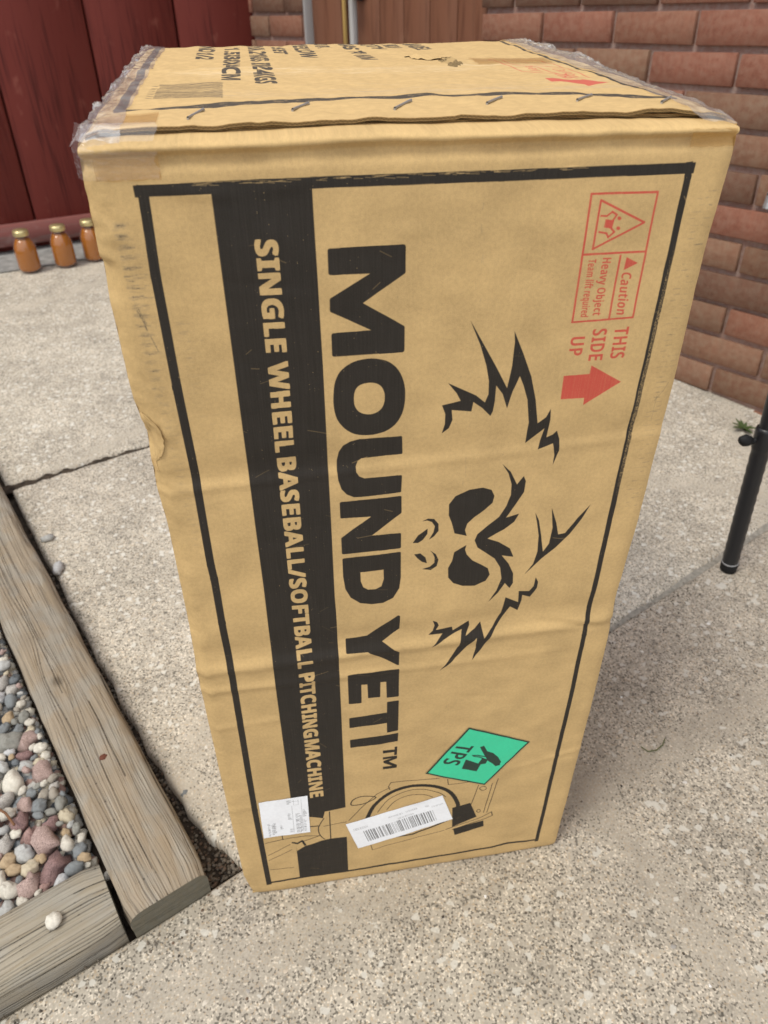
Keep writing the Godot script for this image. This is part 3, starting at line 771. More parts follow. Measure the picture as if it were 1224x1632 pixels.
func front_texture() -> Array:
	var w := 984; var h := 2048
	var ink := Sheet.new(w, h, FX0, FY1, FS, -1.0); var red := Sheet.new(w, h, FX0, FY1, FS, -1.0)
	var bare := Sheet.new(w, h, FX0, FY1, FS, -1.0); var over := Sheet.new(w, h, FX0, FY1, FS, -1.0); var grime := Sheet.new(w, h, FX0, FY1, FS, -1.0)
	for p in BAND: ink.fill(p)
	for p in LETTERS: ink.fill(p)
	for p in EMBLEM: ink.fill(p)
	for s in STROKES: (ink if s[0] == "K" else red).stroke(s[2], s[1])
	for s in FILLS: red.fill([s[1]])
	for p in ERASE: bare.fill([p])
	for s in MACHINE: over.stroke(s[1], s[0] * 1.25 + 0.18)
	for p in MACHINE_FILL: over.fill([p])
	for t in WORDS: (red if t[0] == "R" else bare).text(t[1], t[2], t[3])
	bare.stroke([-38.0, 313.0, -33.0, 309.0, -29.0, 308.0], 1.6)        # scratch through the band
	# ink rubbed off neighbouring cartons: short smears beside the frame, and a few pen-like scuffs
	var r := RandomNumberGenerator.new(); r.seed = 5
	for k in 40:
		var y := 786.0 - k * 6.1
		var x := edge_at(LEFT_EDGE, y) + 15.0 + k * 0.12
		var strong := exp(-pow((k - 6.0) / 11.0, 2.0)) + 0.25
		for j in 30:
			var xx := x + absf(r.randfn(0, 4.5)) - 4.0 + (24.0 if k > 9 and j > 22 else 0.0)
			var yy := y + r.randfn(0, 1.0)
			grime.stroke([xx, yy, xx + r.randf_range(1.0, 4.5), yy + r.randf_range(-0.3, 0.3)], r.randf_range(0.4, 1.3), r.randf_range(0.05, 0.22) * strong)
	for k in 60:
		var y := 790.0 - k * 4.2
		var x := edge_at(RIGHT_EDGE, y) - 13.0
		for j in 3:
			var xx := x + r.randf_range(-6, 6)
			grime.stroke([xx, y, xx + r.randf_range(1, 6), y + r.randf_range(-0.5, 0.5)], r.randf_range(0.3, 1.1), r.randf_range(0.08, 0.36))
	for k in 90:
		var y := r.randf_range(60, 790); var x := 139.0 + r.randf_range(-2, 2)
		grime.stroke([x, y, x + r.randf_range(-0.5, 0.8), y + r.randf_range(1, 6)], r.randf_range(0.25, 0.6), r.randf_range(0.1, 0.4))
	for k in 130:
		var x := r.randf_range(-85, 292); var y := r.randf_range(10, 800)
		grime.stroke([x, y, x + r.randf_range(-1.2, 1.2), y + r.randf_range(-1.2, 1.2)], r.randf_range(0.2, 0.6), r.randf_range(0.2, 0.7))
	grime.stroke([-77.0, 735.0, -74.5, 728.0, -73.5, 722.0], 1.0, 0.8); grime.stroke([-76.0, 736.0, -73.0, 726.0], 0.5, 0.8); grime.stroke([-72.0, 718.0, -69.0, 708.0], 0.8, 0.7)
	grime.stroke([283.0, 640.0, 288.0, 648.0, 291.0, 655.0], 0.4, 0.7); grime.stroke([279.0, 630.0, 290.0, 632.0], 0.4, 0.6); grime.stroke([285.0, 622.0, 284.0, 645.0], 0.3, 0.6)
	var rub := Sheet.new(w, h, FX0, FY1, FS, -1.0)
	for k in 150:
		var x := r.randf_range(-85, 292); var y := r.randf_range(20, 815); var l := r.randf_range(2, 16); var an := r.randfn(0, 0.5)
		rub.stroke([x, y, x + cos(an) * l, y + sin(an) * l], r.randf_range(0.2, 0.7), r.randf_range(0.08, 0.4))
	for k in 70:
		var x := r.randf_range(-40, 200); var y0 := 806.6 + x * 0.001 + r.randf_range(-0.8, 1.2)
		rub.stroke([x, y0, x + r.randf_range(2, 10), y0 + r.randf_range(-0.6, 0.6)], 0.4, 0.5)
	var fine := bytes_of(noise(0.42, FastNoiseLite.TYPE_SIMPLEX, 2, 301), w, h); var mid := bytes_of(noise(0.09, FastNoiseLite.TYPE_SIMPLEX, 3, 302), w, h)
	var wide := bytes_of(noise(0.006, FastNoiseLite.TYPE_SIMPLEX, 3, 303), w, h); var flute := stretched(noise(0.30, FastNoiseLite.TYPE_SIMPLEX, 2, 304), w, h, 984, 40)
	var fibre := stretched(noise(0.12, FastNoiseLite.TYPE_SIMPLEX, 2, 305), w, h, 90, 2048)
	var d := PackedByteArray(); d.resize(w * h * 3); var rg := PackedByteArray(); rg.resize(w * h); var hg := PackedByteArray(); hg.resize(w * h)
	for i in w * h:
		var f := fine[i] / 255.0 - 0.5; var fl := flute[i] / 255.0 - 0.5; var m := mid[i] / 255.0 - 0.5
		var k := 1.0 + 0.20 * f + 0.13 * m + 0.20 * (wide[i] / 255.0 - 0.5) + 0.04 * fl + 0.025 * (fibre[i] / 255.0 - 0.5)
		var g := clampf(grime.a[i], 0.0, 1.0) * clampf(0.75 + 1.4 * f, 0.0, 1.0)
		k *= (1.0 - 0.72 * g) * (1.0 + 0.22 * clampf(rub.a[i], 0.0, 1.0))
		var cr := KRAFT.r * k; var cg := KRAFT.g * k * (1.0 + 0.10 * g); var cb := KRAFT.b * k * (1.0 + 0.45 * g)
		var e := clampf(red.a[i], 0.0, 1.0)
		if e > 0.0:
			e *= 0.93 - 0.25 * clampf(f + fl, 0.0, 1.0)
			cr = lerpf(cr, 0.50, e); cg = lerpf(cg, 0.062, e); cb = lerpf(cb, 0.048, e)
		var b := maxf(clampf(ink.a[i], 0.0, 1.0) * (1.0 - clampf(bare.a[i], 0.0, 1.0)), clampf(over.a[i], 0.0, 1.0))
		if b > 0.0:
			var bx := (i % w) / FS + FX0; var by := FY1 - (i / w) / FS
			if bx > 268.0: b *= clampf(1.05 - maxf(0.0, f * 1.8 + 0.10 + 0.5 * m) * 1.5 * smoothstep(770.0, 700.0, by) * smoothstep(540.0, 600.0, by), 0.15, 1.0)
			var worn := clampf((f + m * 0.8 + fl * 0.7 - 0.78) * 5.0, 0.0, 0.7)
			b *= 0.985 - worn
			var bk := 1.0 + 0.5 * fl + 0.4 * f
			b *= 1.0 - 0.7 * clampf(rub.a[i], 0.0, 1.0)
			cr = lerpf(cr, 0.0185 * bk, b); cg = lerpf(cg, 0.0165 * bk, b); cb = lerpf(cb, 0.0150 * bk, b)
		put(d, i * 3, cr, cg, cb)
		rg[i] = int(205.0 - 55.0 * b)
		hg[i] = clampi(int(128.0 + 50.0 * fl + 45.0 * f + 60.0 * m), 0, 255)
	return [tex_of(d, w, h), tex_of(rg, w, h, Image.FORMAT_L8), tex_of(hg, w, h, Image.FORMAT_L8)]

const LID_X0 := -0.0890
const LID_X1 := 0.2945
const LID_BACK := -0.906
const LID_EDGE := [-88.0, -478.7, -70.0, -478.0, -53.4, -477.1, -40.4, -478.9, -25.1, -481.0, -11.1, -479.4, 10.1, -481.2, 39.1, -482.2, 60.8, -481.6, 82.4, -480.4, 105.6, -481.7, 128.5, -481.7, 151.1, -481.1, 175.9, -482.5, 200.6, -483.2, 224.2, -482.6, 246.0, -480.7, 265.6, -478.5, 283.8, -476.1, 296.0, -475.4]

func lid_edge(x: float) -> float:
	var q := x * 1000.0
	for i in LID_EDGE.size() / 2 - 1:
		if q <= LID_EDGE[2 * i + 2]: return lerpf(LID_EDGE[2 * i + 1], LID_EDGE[2 * i + 3], clampf((q - LID_EDGE[2 * i]) / (LID_EDGE[2 * i + 2] - LID_EDGE[2 * i]), 0, 1)) / 1000.0
	return LID_EDGE[-1] / 1000.0

func lid_y(x: float, z: float) -> float:
	var f := clampf((z - LID_BACK) / (-0.47 - LID_BACK), 0.0, 1.0)          # 1 at the front edge
	var y := 0.8333 + 0.0012 * face_noise.get_noise_2d(x * 900.0, z * 900.0)
	y += smoothstep(0.84, 1.0, f) * (0.0004 * sin(x * 101.0 + 0.7) + 0.0009 * face_noise.get_noise_1d(x * 1700.0) - 0.0004)
	y += 0.0022 * ridge((z + 0.700) * 1000.0, 9.0) * clampf(0.4 + 0.6 * sin(x * 14.0 + 2.0), 0.0, 1.0)      # creases across the lid
	y += 0.0016 * ridge((z + 0.756) * 1000.0, 7.0) * clampf(0.5 - 6.0 * x, 0.0, 1.0)
	y -= 0.004 * exp(-(z - LID_BACK) / 0.012)
	y -= 0.003 * exp(-(x - LID_X0) / 0.006) + 0.003 * exp(-(LID_X1 - x) / 0.006)
	return y

func lid_texture() -> ImageTexture:
	var s := 2.4; var w := 960; var h := 1056
	var ink := Sheet.new(w, h, -100.0, -910.0, s, 1.0); var red := Sheet.new(w, h, -100.0, -910.0, s, 1.0); var pale := Sheet.new(w, h, -100.0, -910.0, s, 1.0); var grime := Sheet.new(w, h, -100.0, -910.0, s, 1.0)
	ink.stroke([-75.3, -530.1, -34.4, -538.5, 4.7, -548.1, 70.8, -556.5, 130.4, -556.7, 194.5, -551.2, 239.7, -540.9, 279.5, -520.4], 10.5)
	ink.stroke([-75.0, -528.0, -76.5, -604.8, -76.5, -727.1, -77.5, -846.4, -76.0, -893.0], 6.5)
	ink.stroke([279.5, -520.0, 276.2, -582.7, 271.6, -696.3, 269.6, -893.0], 3.6)
	for t in TOP_WORDS: ink.text(t[0], 2, t[1])
	var r := RandomNumberGenerator.new(); r.seed = 12
	var z := -636.0                                                   # bar code, its bars run across
	while z < -571.0:
		var t := r.randf_range(0.8, 2.6)
		ink.stroke([-57.5, z, -13.8, z - 1.0], t, 0.85)
		z += t + r.randf_range(0.8, 2.4)
	for k in 9: ink.stroke([-62.5, -630.0 + k * 7.0, -59.5, -628.5 + k * 7.0], 2.6, 0.5)
	red.fill([[224.6, -615.1, 252.5, -609.8, 252.0, -613.0, 268.8, -596.5, 246.6, -582.7, 246.4, -590.2, 224.4, -599.3]])
	for q in [[216.0, -737.5, 259.2, -724.0, 263.1, -618.9, 221.5, -660.5, 216.0, -737.5], [217.5, -704.0, 261.0, -672.0], [238.0, -690.0, 243.0, -640.0]]: red.stroke(q, 1.3, 0.8)
	red.stroke([224.0, -733.0, 256.0, -700.0, 226.0, -699.0, 224.0, -733.0], 1.2, 0.8)
	red.text("Caution", 0, [248.0, -668.0, 250.0, -630.0, 257.0, -664.0]); red.text("Heavy", 0, [229.0, -690.0, 231.0, -655.0, 237.0, -688.0])
	red.text("THIS", 1, [240.0, -640.0, 242.0, -618.0, 250.0, -638.0])
	for k in 500:                                                     # grey rubbing and pale abraded paper along the creases
		var x := r.randf_range(-60, 285); var zz := -690.0 + r.randfn(0, 14.0)
		pale.stroke([x, zz, x + r.randf_range(6, 40), zz + r.randf_range(-1.5, 1.5)], r.randf_range(0.4, 1.6), r.randf_range(0.03, 0.16))
	for k in 420:
		var x := r.randf_range(-30, 285); var zz := -566.0 - absf(r.randfn(0, 26.0))
		grime.stroke([x, zz, x + r.randf_range(8, 45), zz + r.randf_range(-1.0, 1.0)], r.randf_range(0.3, 1.3), r.randf_range(0.02, 0.13))
	var fine := bytes_of(noise(0.4, FastNoiseLite.TYPE_SIMPLEX, 2, 321), w, h); var mid := bytes_of(noise(0.04, FastNoiseLite.TYPE_SIMPLEX, 4, 322), w, h); var streak := stretched(noise(0.2, FastNoiseLite.TYPE_SIMPLEX, 3, 323), w, h, 64, 1056)
	var d := PackedByteArray(); d.resize(w * h * 3)
	for i in w * h:
		var f := fine[i] / 255.0 - 0.5
		var k := 1.0 + 0.15 * f + 0.16 * (mid[i] / 255.0 - 0.5) + 0.16 * (streak[i] / 255.0 - 0.5)
		var p := clampf(pale.a[i], 0.0, 0.55); var g := clampf(grime.a[i], 0.0, 0.6)
		var cr := lerpf(lerpf(KRAFT.r * k, 0.74, p), 0.30, g); var cg := lerpf(lerpf(KRAFT.g * k, 0.62, p), 0.29, g); var cb := lerpf(lerpf(KRAFT.b * k, 0.44, p), 0.30, g)
		var e := clampf(red.a[i], 0.0, 1.0) * 0.88
		cr = lerpf(cr, 0.48, e); cg = lerpf(cg, 0.075, e); cb = lerpf(cb, 0.06, e)
		var b := clampf(ink.a[i], 0.0, 1.0) * clampf(0.93 - maxf(0.0, f + mid[i] / 255.0 - 0.78) * 1.6, 0.3, 1.0)
		cr = lerpf(cr, 0.026, b); cg = lerpf(cg, 0.025, b); cb = lerpf(cb, 0.028, b)
		put(d, i * 3, cr, cg, cb)
	return tex_of(d, w, h)

func sticker(called: String, label: String, corners: Array, draw: Callable, parent: Node, tint := Color(0.86, 0.88, 0.92), lift := 0.0006) -> void:
	# corners in face millimetres, clockwise; draw(sheets, at) prints in face coordinates, at(u, v) -> point
	var lo := Vector2(1e9, 1e9); var hi := Vector2(-1e9, -1e9)
	for i in 4:
		lo = lo.min(Vector2(corners[2 * i], corners[2 * i + 1])); hi = hi.max(Vector2(corners[2 * i], corners[2 * i + 1]))
	var s := 5.0; var w := int((hi.x - lo.x) * s) + 2; var h := int((hi.y - lo.y) * s) + 2
	var ink := Sheet.new(w, h, lo.x, hi.y, s, -1.0)
	var c := []
	for i in 4: c.append(Vector2(corners[2 * i], corners[2 * i + 1]))
	var at := func(u: float, v: float): return c[0].lerp(c[1], u).lerp(c[3].lerp(c[2], u), v)
	draw.call(ink, at)
	var nz := bytes_of(noise(0.03, FastNoiseLite.TYPE_SIMPLEX, 3, 401), w, h)
	var d := PackedByteArray(); d.resize(w * h * 3)
	for i in w * h:
		var b := clampf(ink.a[i], 0.0, 1.0) * 0.95; var k := 0.97 + 0.06 * (nz[i] / 255.0 - 0.5)
		put(d, i * 3, lerpf(tint.r * k, 0.014, b), lerpf(tint.g * k, 0.014, b), lerpf(tint.b * k, 0.016, b))
	var st := st_new()
	grid(st, 16, 12, func(u, v):
		var p: Vector2 = at.call(u, v)
		var q := minf(minf(u, 1 - u) * (c[1] - c[0]).length(), minf(v, 1 - v) * (c[3] - c[0]).length())
		var corner := minf(minf(Vector2(u * (c[1] - c[0]).length(), v * (c[3] - c[0]).length()).length(), Vector2((1 - u) * (c[1] - c[0]).length(), v * (c[3] - c[0]).length()).length()), 1e9)
		return [to_world(p.x, p.y, face_depth(p.x, p.y) + lift * 1000.0) - Vector3(0.1, 0, -0.68), Vector2((p.x - lo.x) * s / w, (hi.y - p.y) * s / h)])
	var m := textured(tex_of(d, w, h), Color(1, 1, 1), 0.42)
	part(called, done(st), m, parent).set_meta("label", label)

func make_carton() -> void:
	face_noise = noise(0.02, FastNoiseLite.TYPE_SIMPLEX, 3, 500)
	for k in 12:
		var a := Vector2(rng.randf_range(-85, 290), rng.randf_range(30, 780)); var l := rng.randf_range(25, 110); var an := rng.randf_range(-0.25, 0.25) + (PI / 2 if k % 7 == 0 else 0.0)
		creases.append([a, a + Vector2(cos(an), sin(an)) * l, rng.randf_range(3.5, 6.0), rng.randf_range(-0.6, 0.6)])
	creases.append([Vector2(-60, 806), Vector2(-5, 799), 6.0, 1.4]); creases.append([Vector2(-5, 799), Vector2(40, 808), 6.0, 1.2]); creases.append([Vector2(215, 420), Vector2(290, 402), 6.0, -2.0])
	var box := thing("cardboard_carton", "tall battered brown cardboard carton with black lettering standing on end", "carton", Vector3(0.1, 0, -0.68))
	var back := Transform3D(Basis.IDENTITY, Vector3(-0.1, 0, 0.68))
	# front panel with its rolled top rim: one sheet
	var tx := front_texture()
	var m := textured(tx[0], Color(1, 1, 1), 1.0, Vector3.ZERO, tx[2], 0.010); m.roughness_texture = tx[1]; m.roughness_texture_channel = BaseMaterial3D.TEXTURE_CHANNEL_RED; m.metallic_specular = 0.35
	var st := st_new(); var nf := 300; var nr := 44
	var rim := func(u: float, t: float):
		var p := roll_profile(t); var x: float = lerpf(edge_at(LEFT_EDGE, p.x), edge_at(RIGHT_EDGE, p.x), u)
		var z0 := face_depth(x, 806.0)
		var sag: float = 1.5 * face_noise.get_noise_2d(x * 0.8, 77.0) + 1.0 * sin(x * 0.02)
		return Vector3(x, p.x + sag * smoothstep(0.0, 0.5, t) * 0.6 - 2.0 * (exp(-(x + 90.0) / 14.0) + exp(-(295.0 - x) / 10.0)) * t, z0 * (1.0 - t) + p.y * (0.8 + 0.35 * face_noise.get_noise_2d(x * 0.9, 20.0)))
	grid(st, 84, nf + nr, func(u, v):
		var j: float = v * (nf + nr)
		var q: Vector3
		if j <= nr: q = rim.call(u, 1.0 - j / nr)
		else:
			var y: float = lerpf(806.0, 0.0, (j - nr) / nf); var x: float = lerpf(edge_at(LEFT_EDGE, y), edge_at(RIGHT_EDGE, y), u)
			if y < 14.0: x = lerpf(x, clampf(x, -84.0 + y * 0.1, 296.5), 1.0)
			q = Vector3(x, y + (3.0 * exp(-(x + 84.0) / 9.0) * clampf(1.0 - y / 8.0, 0, 1)), face_depth(x, y))
		return [back * to_world(q.x, q.y, q.z), Vector2((q.x - FX0) * FS / 984.0, (FY1 - minf(q.y, 846.0)) * FS / 2048.0)])
	part("front_panel", done(st), m, box)
	# sides, back and bottom
	for side in [[LEFT_EDGE, -1.0], [RIGHT_EDGE, 1.0]]:
		st = st_new()
		grid(st, 40, 90, func(u, v):
			var y: float = lerpf(828.0, 0.0, v); var t: float = u if side[1] > 0 else 1.0 - u
			var x := edge_at(side[0], y); var zf: float = face_depth(x, minf(y, 806.0))
			if y > 825.0: zf -= 3.0
			x += side[1] * (2.0 * sin(t * PI) + 1.2 * face_noise.get_noise_2d(t * 300.0, y * 0.6) * sin(t * PI))
			return [back * to_world(x, y, lerpf(zf, -446.0, t)), Vector2(u, v)])
		part("side_panel", done(st), M.kraft, box)
	st = st_new()
	grid(st, 4, 4, func(u, v): return [back * to_world(lerpf(294.0, -88.0, u), lerpf(829.0, 0.0, v), -446.0), Vector2(u, v)])
	part("back_panel", done(st), M.kraft, box)
	st = st_new()
	grid(st, 2, 2, func(u, v): return [back * to_world(lerpf(-84.0, 294.0, u), 0.8, lerpf(-4.0, -444.0, v)), Vector2(u, v)])
	part("bottom_panel", done(st), M.kraft, box)
	# lid: inner flap, then the outer flap with a wavy cut edge and a tear
	st = st_new()
	grid(st, 60, 1, func(u, v):
		var x := lerpf(LID_X0 + 0.004, LID_X1 - 0.004, u)
		return [back * Vector3(x, 0.8305 + 0.0006 * face_noise.get_noise_1d(x * 2000.0), lerpf(LID_BACK + 0.004, lid_edge(x) - 0.003 + 0.0015 * face_noise.get_noise_1d(x * 3000.0 + 50.0), v)), Vector2(u, v)])
	var inner := part("inner_flap", done(st), M.kraft, box)
	st = st_new()
	grid(st, 120, 1, func(u, v):
		var x := lerpf(LID_X0 + 0.004, LID_X1 - 0.004, u); var z := lid_edge(x) - 0.003 + 0.0015 * face_noise.get_noise_1d(x * 3000.0 + 50.0)
		return [back * Vector3(x, 0.8305 - v * 0.0014, z + 0.0002), Vector2(u * 9.0, v * 0.5)])
	part("cut_edge", done(st), M.flute, inner)
	var lid_m := textured(lid_texture(), Color(1, 1, 1), 0.78)
	var tear := {}
	for q in [[147, -770], [151, -769], [155, -768], [159, -767], [163, -764], [167, -761], [171, -758], [175, -757], [179, -758], [183, -760], [171, -754], [176, -753], [160, -764], [180, -754]]: tear[[int((q[0] / 1000.0 - LID_X0) / (LID_X1 - LID_X0) * 96), int((q[1] / 1000.0 - LID_BACK) / (-0.48 - LID_BACK) * 110)]] = true
	st = st_new()
	var lid_at := func(u: float, v: float):
		var x := lerpf(LID_X0, LID_X1, u); var z := lerpf(LID_BACK, lid_edge(x), v)
		return Vector3(x, lid_y(x, z), z)
	grid(st, 96, 110, func(u, v):
		var p: Vector3 = lid_at.call(u, v)
		return [back * p, Vector2((p.x * 1000.0 + 100.0) * 2.4 / 960.0, (p.z * 1000.0 + 910.0) * 2.4 / 1056.0)], func(i, j): return tear.has([i, j]))
	var lid := part("top_flap", done(st), lid_m, box)
	st = st_new()
	grid(st, 96, 1, func(u, v):
		var p: Vector3 = lid_at.call(u, 1.0)
		return [back * (p + Vector3(0, -0.0020 * v, -0.0004 * v)), Vector2(u * 9.0, 0.5 + v * 0.5)])
	part("cut_edge", done(st), M.flute, lid)
	st = st_new()
	grid(st, 96, 24, func(u, v):
		var p: Vector3 = lid_at.call(1.0 - u, lerpf(0.0, 1.0, v))
		return [back * (p + Vector3(0, -0.0025, -0.0004)), Vector2(u, v)])
	part("underside", done(st), M.kraft, lid)
	for side in [0.0, 1.0]:
		st = st_new()
		grid(st, 60, 1, func(u, v):
			var p: Vector3 = lid_at.call(side, u if side < 0.5 else 1.0 - u)
			return [back * (p + Vector3(0, -0.009 * v, 0)), Vector2(u, v)])
		part("edge_fold", done(st), M.kraft, lid)
	# torn liner with the fluting showing
	st = st_new(); var tn := noise(0.9, FastNoiseLite.TYPE_SIMPLEX, 3, 610)
	grid(st, 12, 9, func(u, v):
		var x := lerpf(0.1685, 0.1870, u); var z := lerpf(-0.748, -0.690, v); var e := sin(u * PI) * sin(v * PI)
		return [back * Vector3(x + 0.002 * tn.get_noise_2d(v * 9.0, 3.0), lid_y(x, z) - 0.001 + e * (0.0030 + 0.0035 * tn.get_noise_2d(u * 7.0, v * 7.0)), z), Vector2(u * 1.2, v * 0.9)])
	part("torn_core", done(st), M.flute, lid)
	st = st_new()
	grid(st, 10, 4, func(u, v):
		var x := lerpf(0.150, 0.176, u); var z: float = -0.766 + u * 0.014 + v * 0.012
		return [back * Vector3(x, lid_y(x, z) + 0.0008 + 0.0022 * (1.0 - v) * sin(u * PI) + 0.001 * tn.get_noise_2d(u * 9.0, v), z), Vector2(u, v)])
	part("torn_liner", done(st), M.kraft, lid)
	st = st_new()
	grid(st, 10, 18, func(u, v):
		var y := lerpf(664.0, 616.0, v); var x: float = edge_at(LEFT_EDGE, y) + 1.0 + u * (3.0 + 8.0 * sin(clampf(v * 1.15, 0.0, 1.0) * PI)) + 1.2 * tn.get_noise_1d(v * 9.0 + 4.0)
		return [back * to_world(x, y, face_depth(x, y) + 0.4 + 1.4 * u * u * sin(v * PI) + 0.9 * tn.get_noise_2d(u * 4.0, v * 6.0 + 20.0)), Vector2(u, v)])
	part("torn_liner", done(st), M.kraft, box)
	# carton staples along the lid's front edge
	for q in [[-32.6, -496.5, -24.4, -523.7], [29.0, -512.4, 40.7, -535.0], [91.7, -510.4, 106.5, -533.3], [152.0, -516.0, 167.3, -535.3], [212.5, -517.5, 229.2, -534.9], [262.0, -500.0, 276.0, -516.0]]:
		var a := Vector3(q[0] / 1000.0, 0, q[1] / 1000.0); var b := Vector3(q[2] / 1000.0, 0, q[3] / 1000.0)
		a.y = lid_y(a.x, a.z) + 0.0010; b.y = lid_y(b.x, b.z) + 0.0010
		st = st_new(); tube(st, [back * (a - Vector3(0, 0.002, 0)), back * a, back * b, back * (b - Vector3(0, 0.002, 0))], 0.0008, 8)
		part("staple", done(st), M.steel, box)
	make_tape(box, back)
	# labels on the front
	sticker("address_label", "white paper label with faint grey print", STICKERS.ADDRESS, func(ink, at):
		for e in [[0.66, 0.10, 0.80, 0.10, 0.5], [0.66, 0.22, 0.66, 0.95, 0.35], [0.86, 0.06, 0.86, 0.95, 0.3], [0.70, 0.05, 0.70, 0.20, 0.3], [0.80, 0.05, 0.80, 0.20, 0.3], [0.70, 0.20, 0.80, 0.20, 0.3]]:
			var a: Vector2 = at.call(e[0], e[1]); var b: Vector2 = at.call(e[2], e[3]); ink.stroke([a.x, a.y, b.x, b.y], e[4], 0.7)
		var rr := RandomNumberGenerator.new(); rr.seed = 3
		for col in [[0.58, 0.06, 0.16, 1.5], [0.58, 0.42, 0.58, 1.3], [0.60, 0.84, 0.95, 1.3], [0.74, 0.45, 0.98, 1.9], [0.90, 0.35, 0.55, 1.2], [0.90, 0.62, 0.95, 1.0], [0.40, 0.70, 0.85, 0.8], [0.14, 0.62, 0.96, 0.7], [0.22, 0.66, 0.95, 0.7], [0.26, 0.62, 0.90, 0.6], [0.83, 0.5, 0.95, 0.7]]:
			var v: float = col[1]
			while v < col[2]:
				var a: Vector2 = at.call(col[0] - 0.02, v); var b: Vector2 = at.call(col[0] + rr.randf_range(0.01, 0.05) * col[3], v + rr.randf_range(-0.01, 0.012))
				ink.stroke([a.x, a.y, b.x, b.y], rr.randf_range(0.4, 0.8), 0.75)
				v += rr.randf_range(0.014, 0.032), box)
	sticker("barcode_label", "white label printed with a bar code", STICKERS.BARCODE, func(ink, at):
		var rr := RandomNumberGenerator.new(); rr.seed = 8
		var u := 0.13
		while u < 0.85:
			var t := rr.randf_range(0.003, 0.013)
			var a: Vector2 = at.call(u, 0.42); var b: Vector2 = at.call(u, 0.84)
			ink.stroke([a.x, a.y, b.x, b.y], t * 113.0, 0.9)
			u += t + rr.randf_range(0.004, 0.015)
		for row in [[0.05, 0.19, 0.24, 1.6], [0.42, 0.56, 0.17, 1.1], [0.60, 0.72, 0.17, 1.1], [0.80, 0.84, 0.20, 1.1], [0.50, 0.66, 0.32, 1.1], [0.86, 0.97, 0.27, 1.0]]:
			var q: float = row[0]
			while q < row[1]:
				var a: Vector2 = at.call(q, row[2]); var b: Vector2 = at.call(q + rr.randf_range(-0.004, 0.008), row[2] + 0.05 * row[3])
				ink.stroke([a.x, a.y, b.x, b.y], 0.45, 0.55)
				q += rr.randf_range(0.007, 0.014), box, Color(0.86, 0.88, 0.92), 0.0007)
	sticker("handling_label", "bright green slanted label with a black lifting figure and TPS", STICKERS.GREEN, func(ink, at):
		var line := func(pts: Array, width: float):
			var p := []
			for k in pts.size() / 2:
				var q: Vector2 = at.call(pts[2 * k], pts[2 * k + 1]); p.append(q.x); p.append(q.y)
			ink.stroke(p, width)
		line.call([0.012, 0.012, 0.988, 0.012, 0.988, 0.988, 0.012, 0.988, 0.012, 0.012], 2.2)
		var mm := func(x: float, y: float): return Vector2(x, y)
		ink.text("TPS", 1, label_words(at)); figure(ink, at), box, Color(0.045, 0.60, 0.33), 0.0008)

# the print of the green label, measured on the carton's face in millimetres
func label_words(at: Callable) -> Array: return GREEN_TEXT
func figure(ink: Sheet, at: Callable) -> void:
	for p in GREEN_FIGURE: ink.fill([p])
	for s in GREEN_LINES: ink.stroke(s[1], s[0])

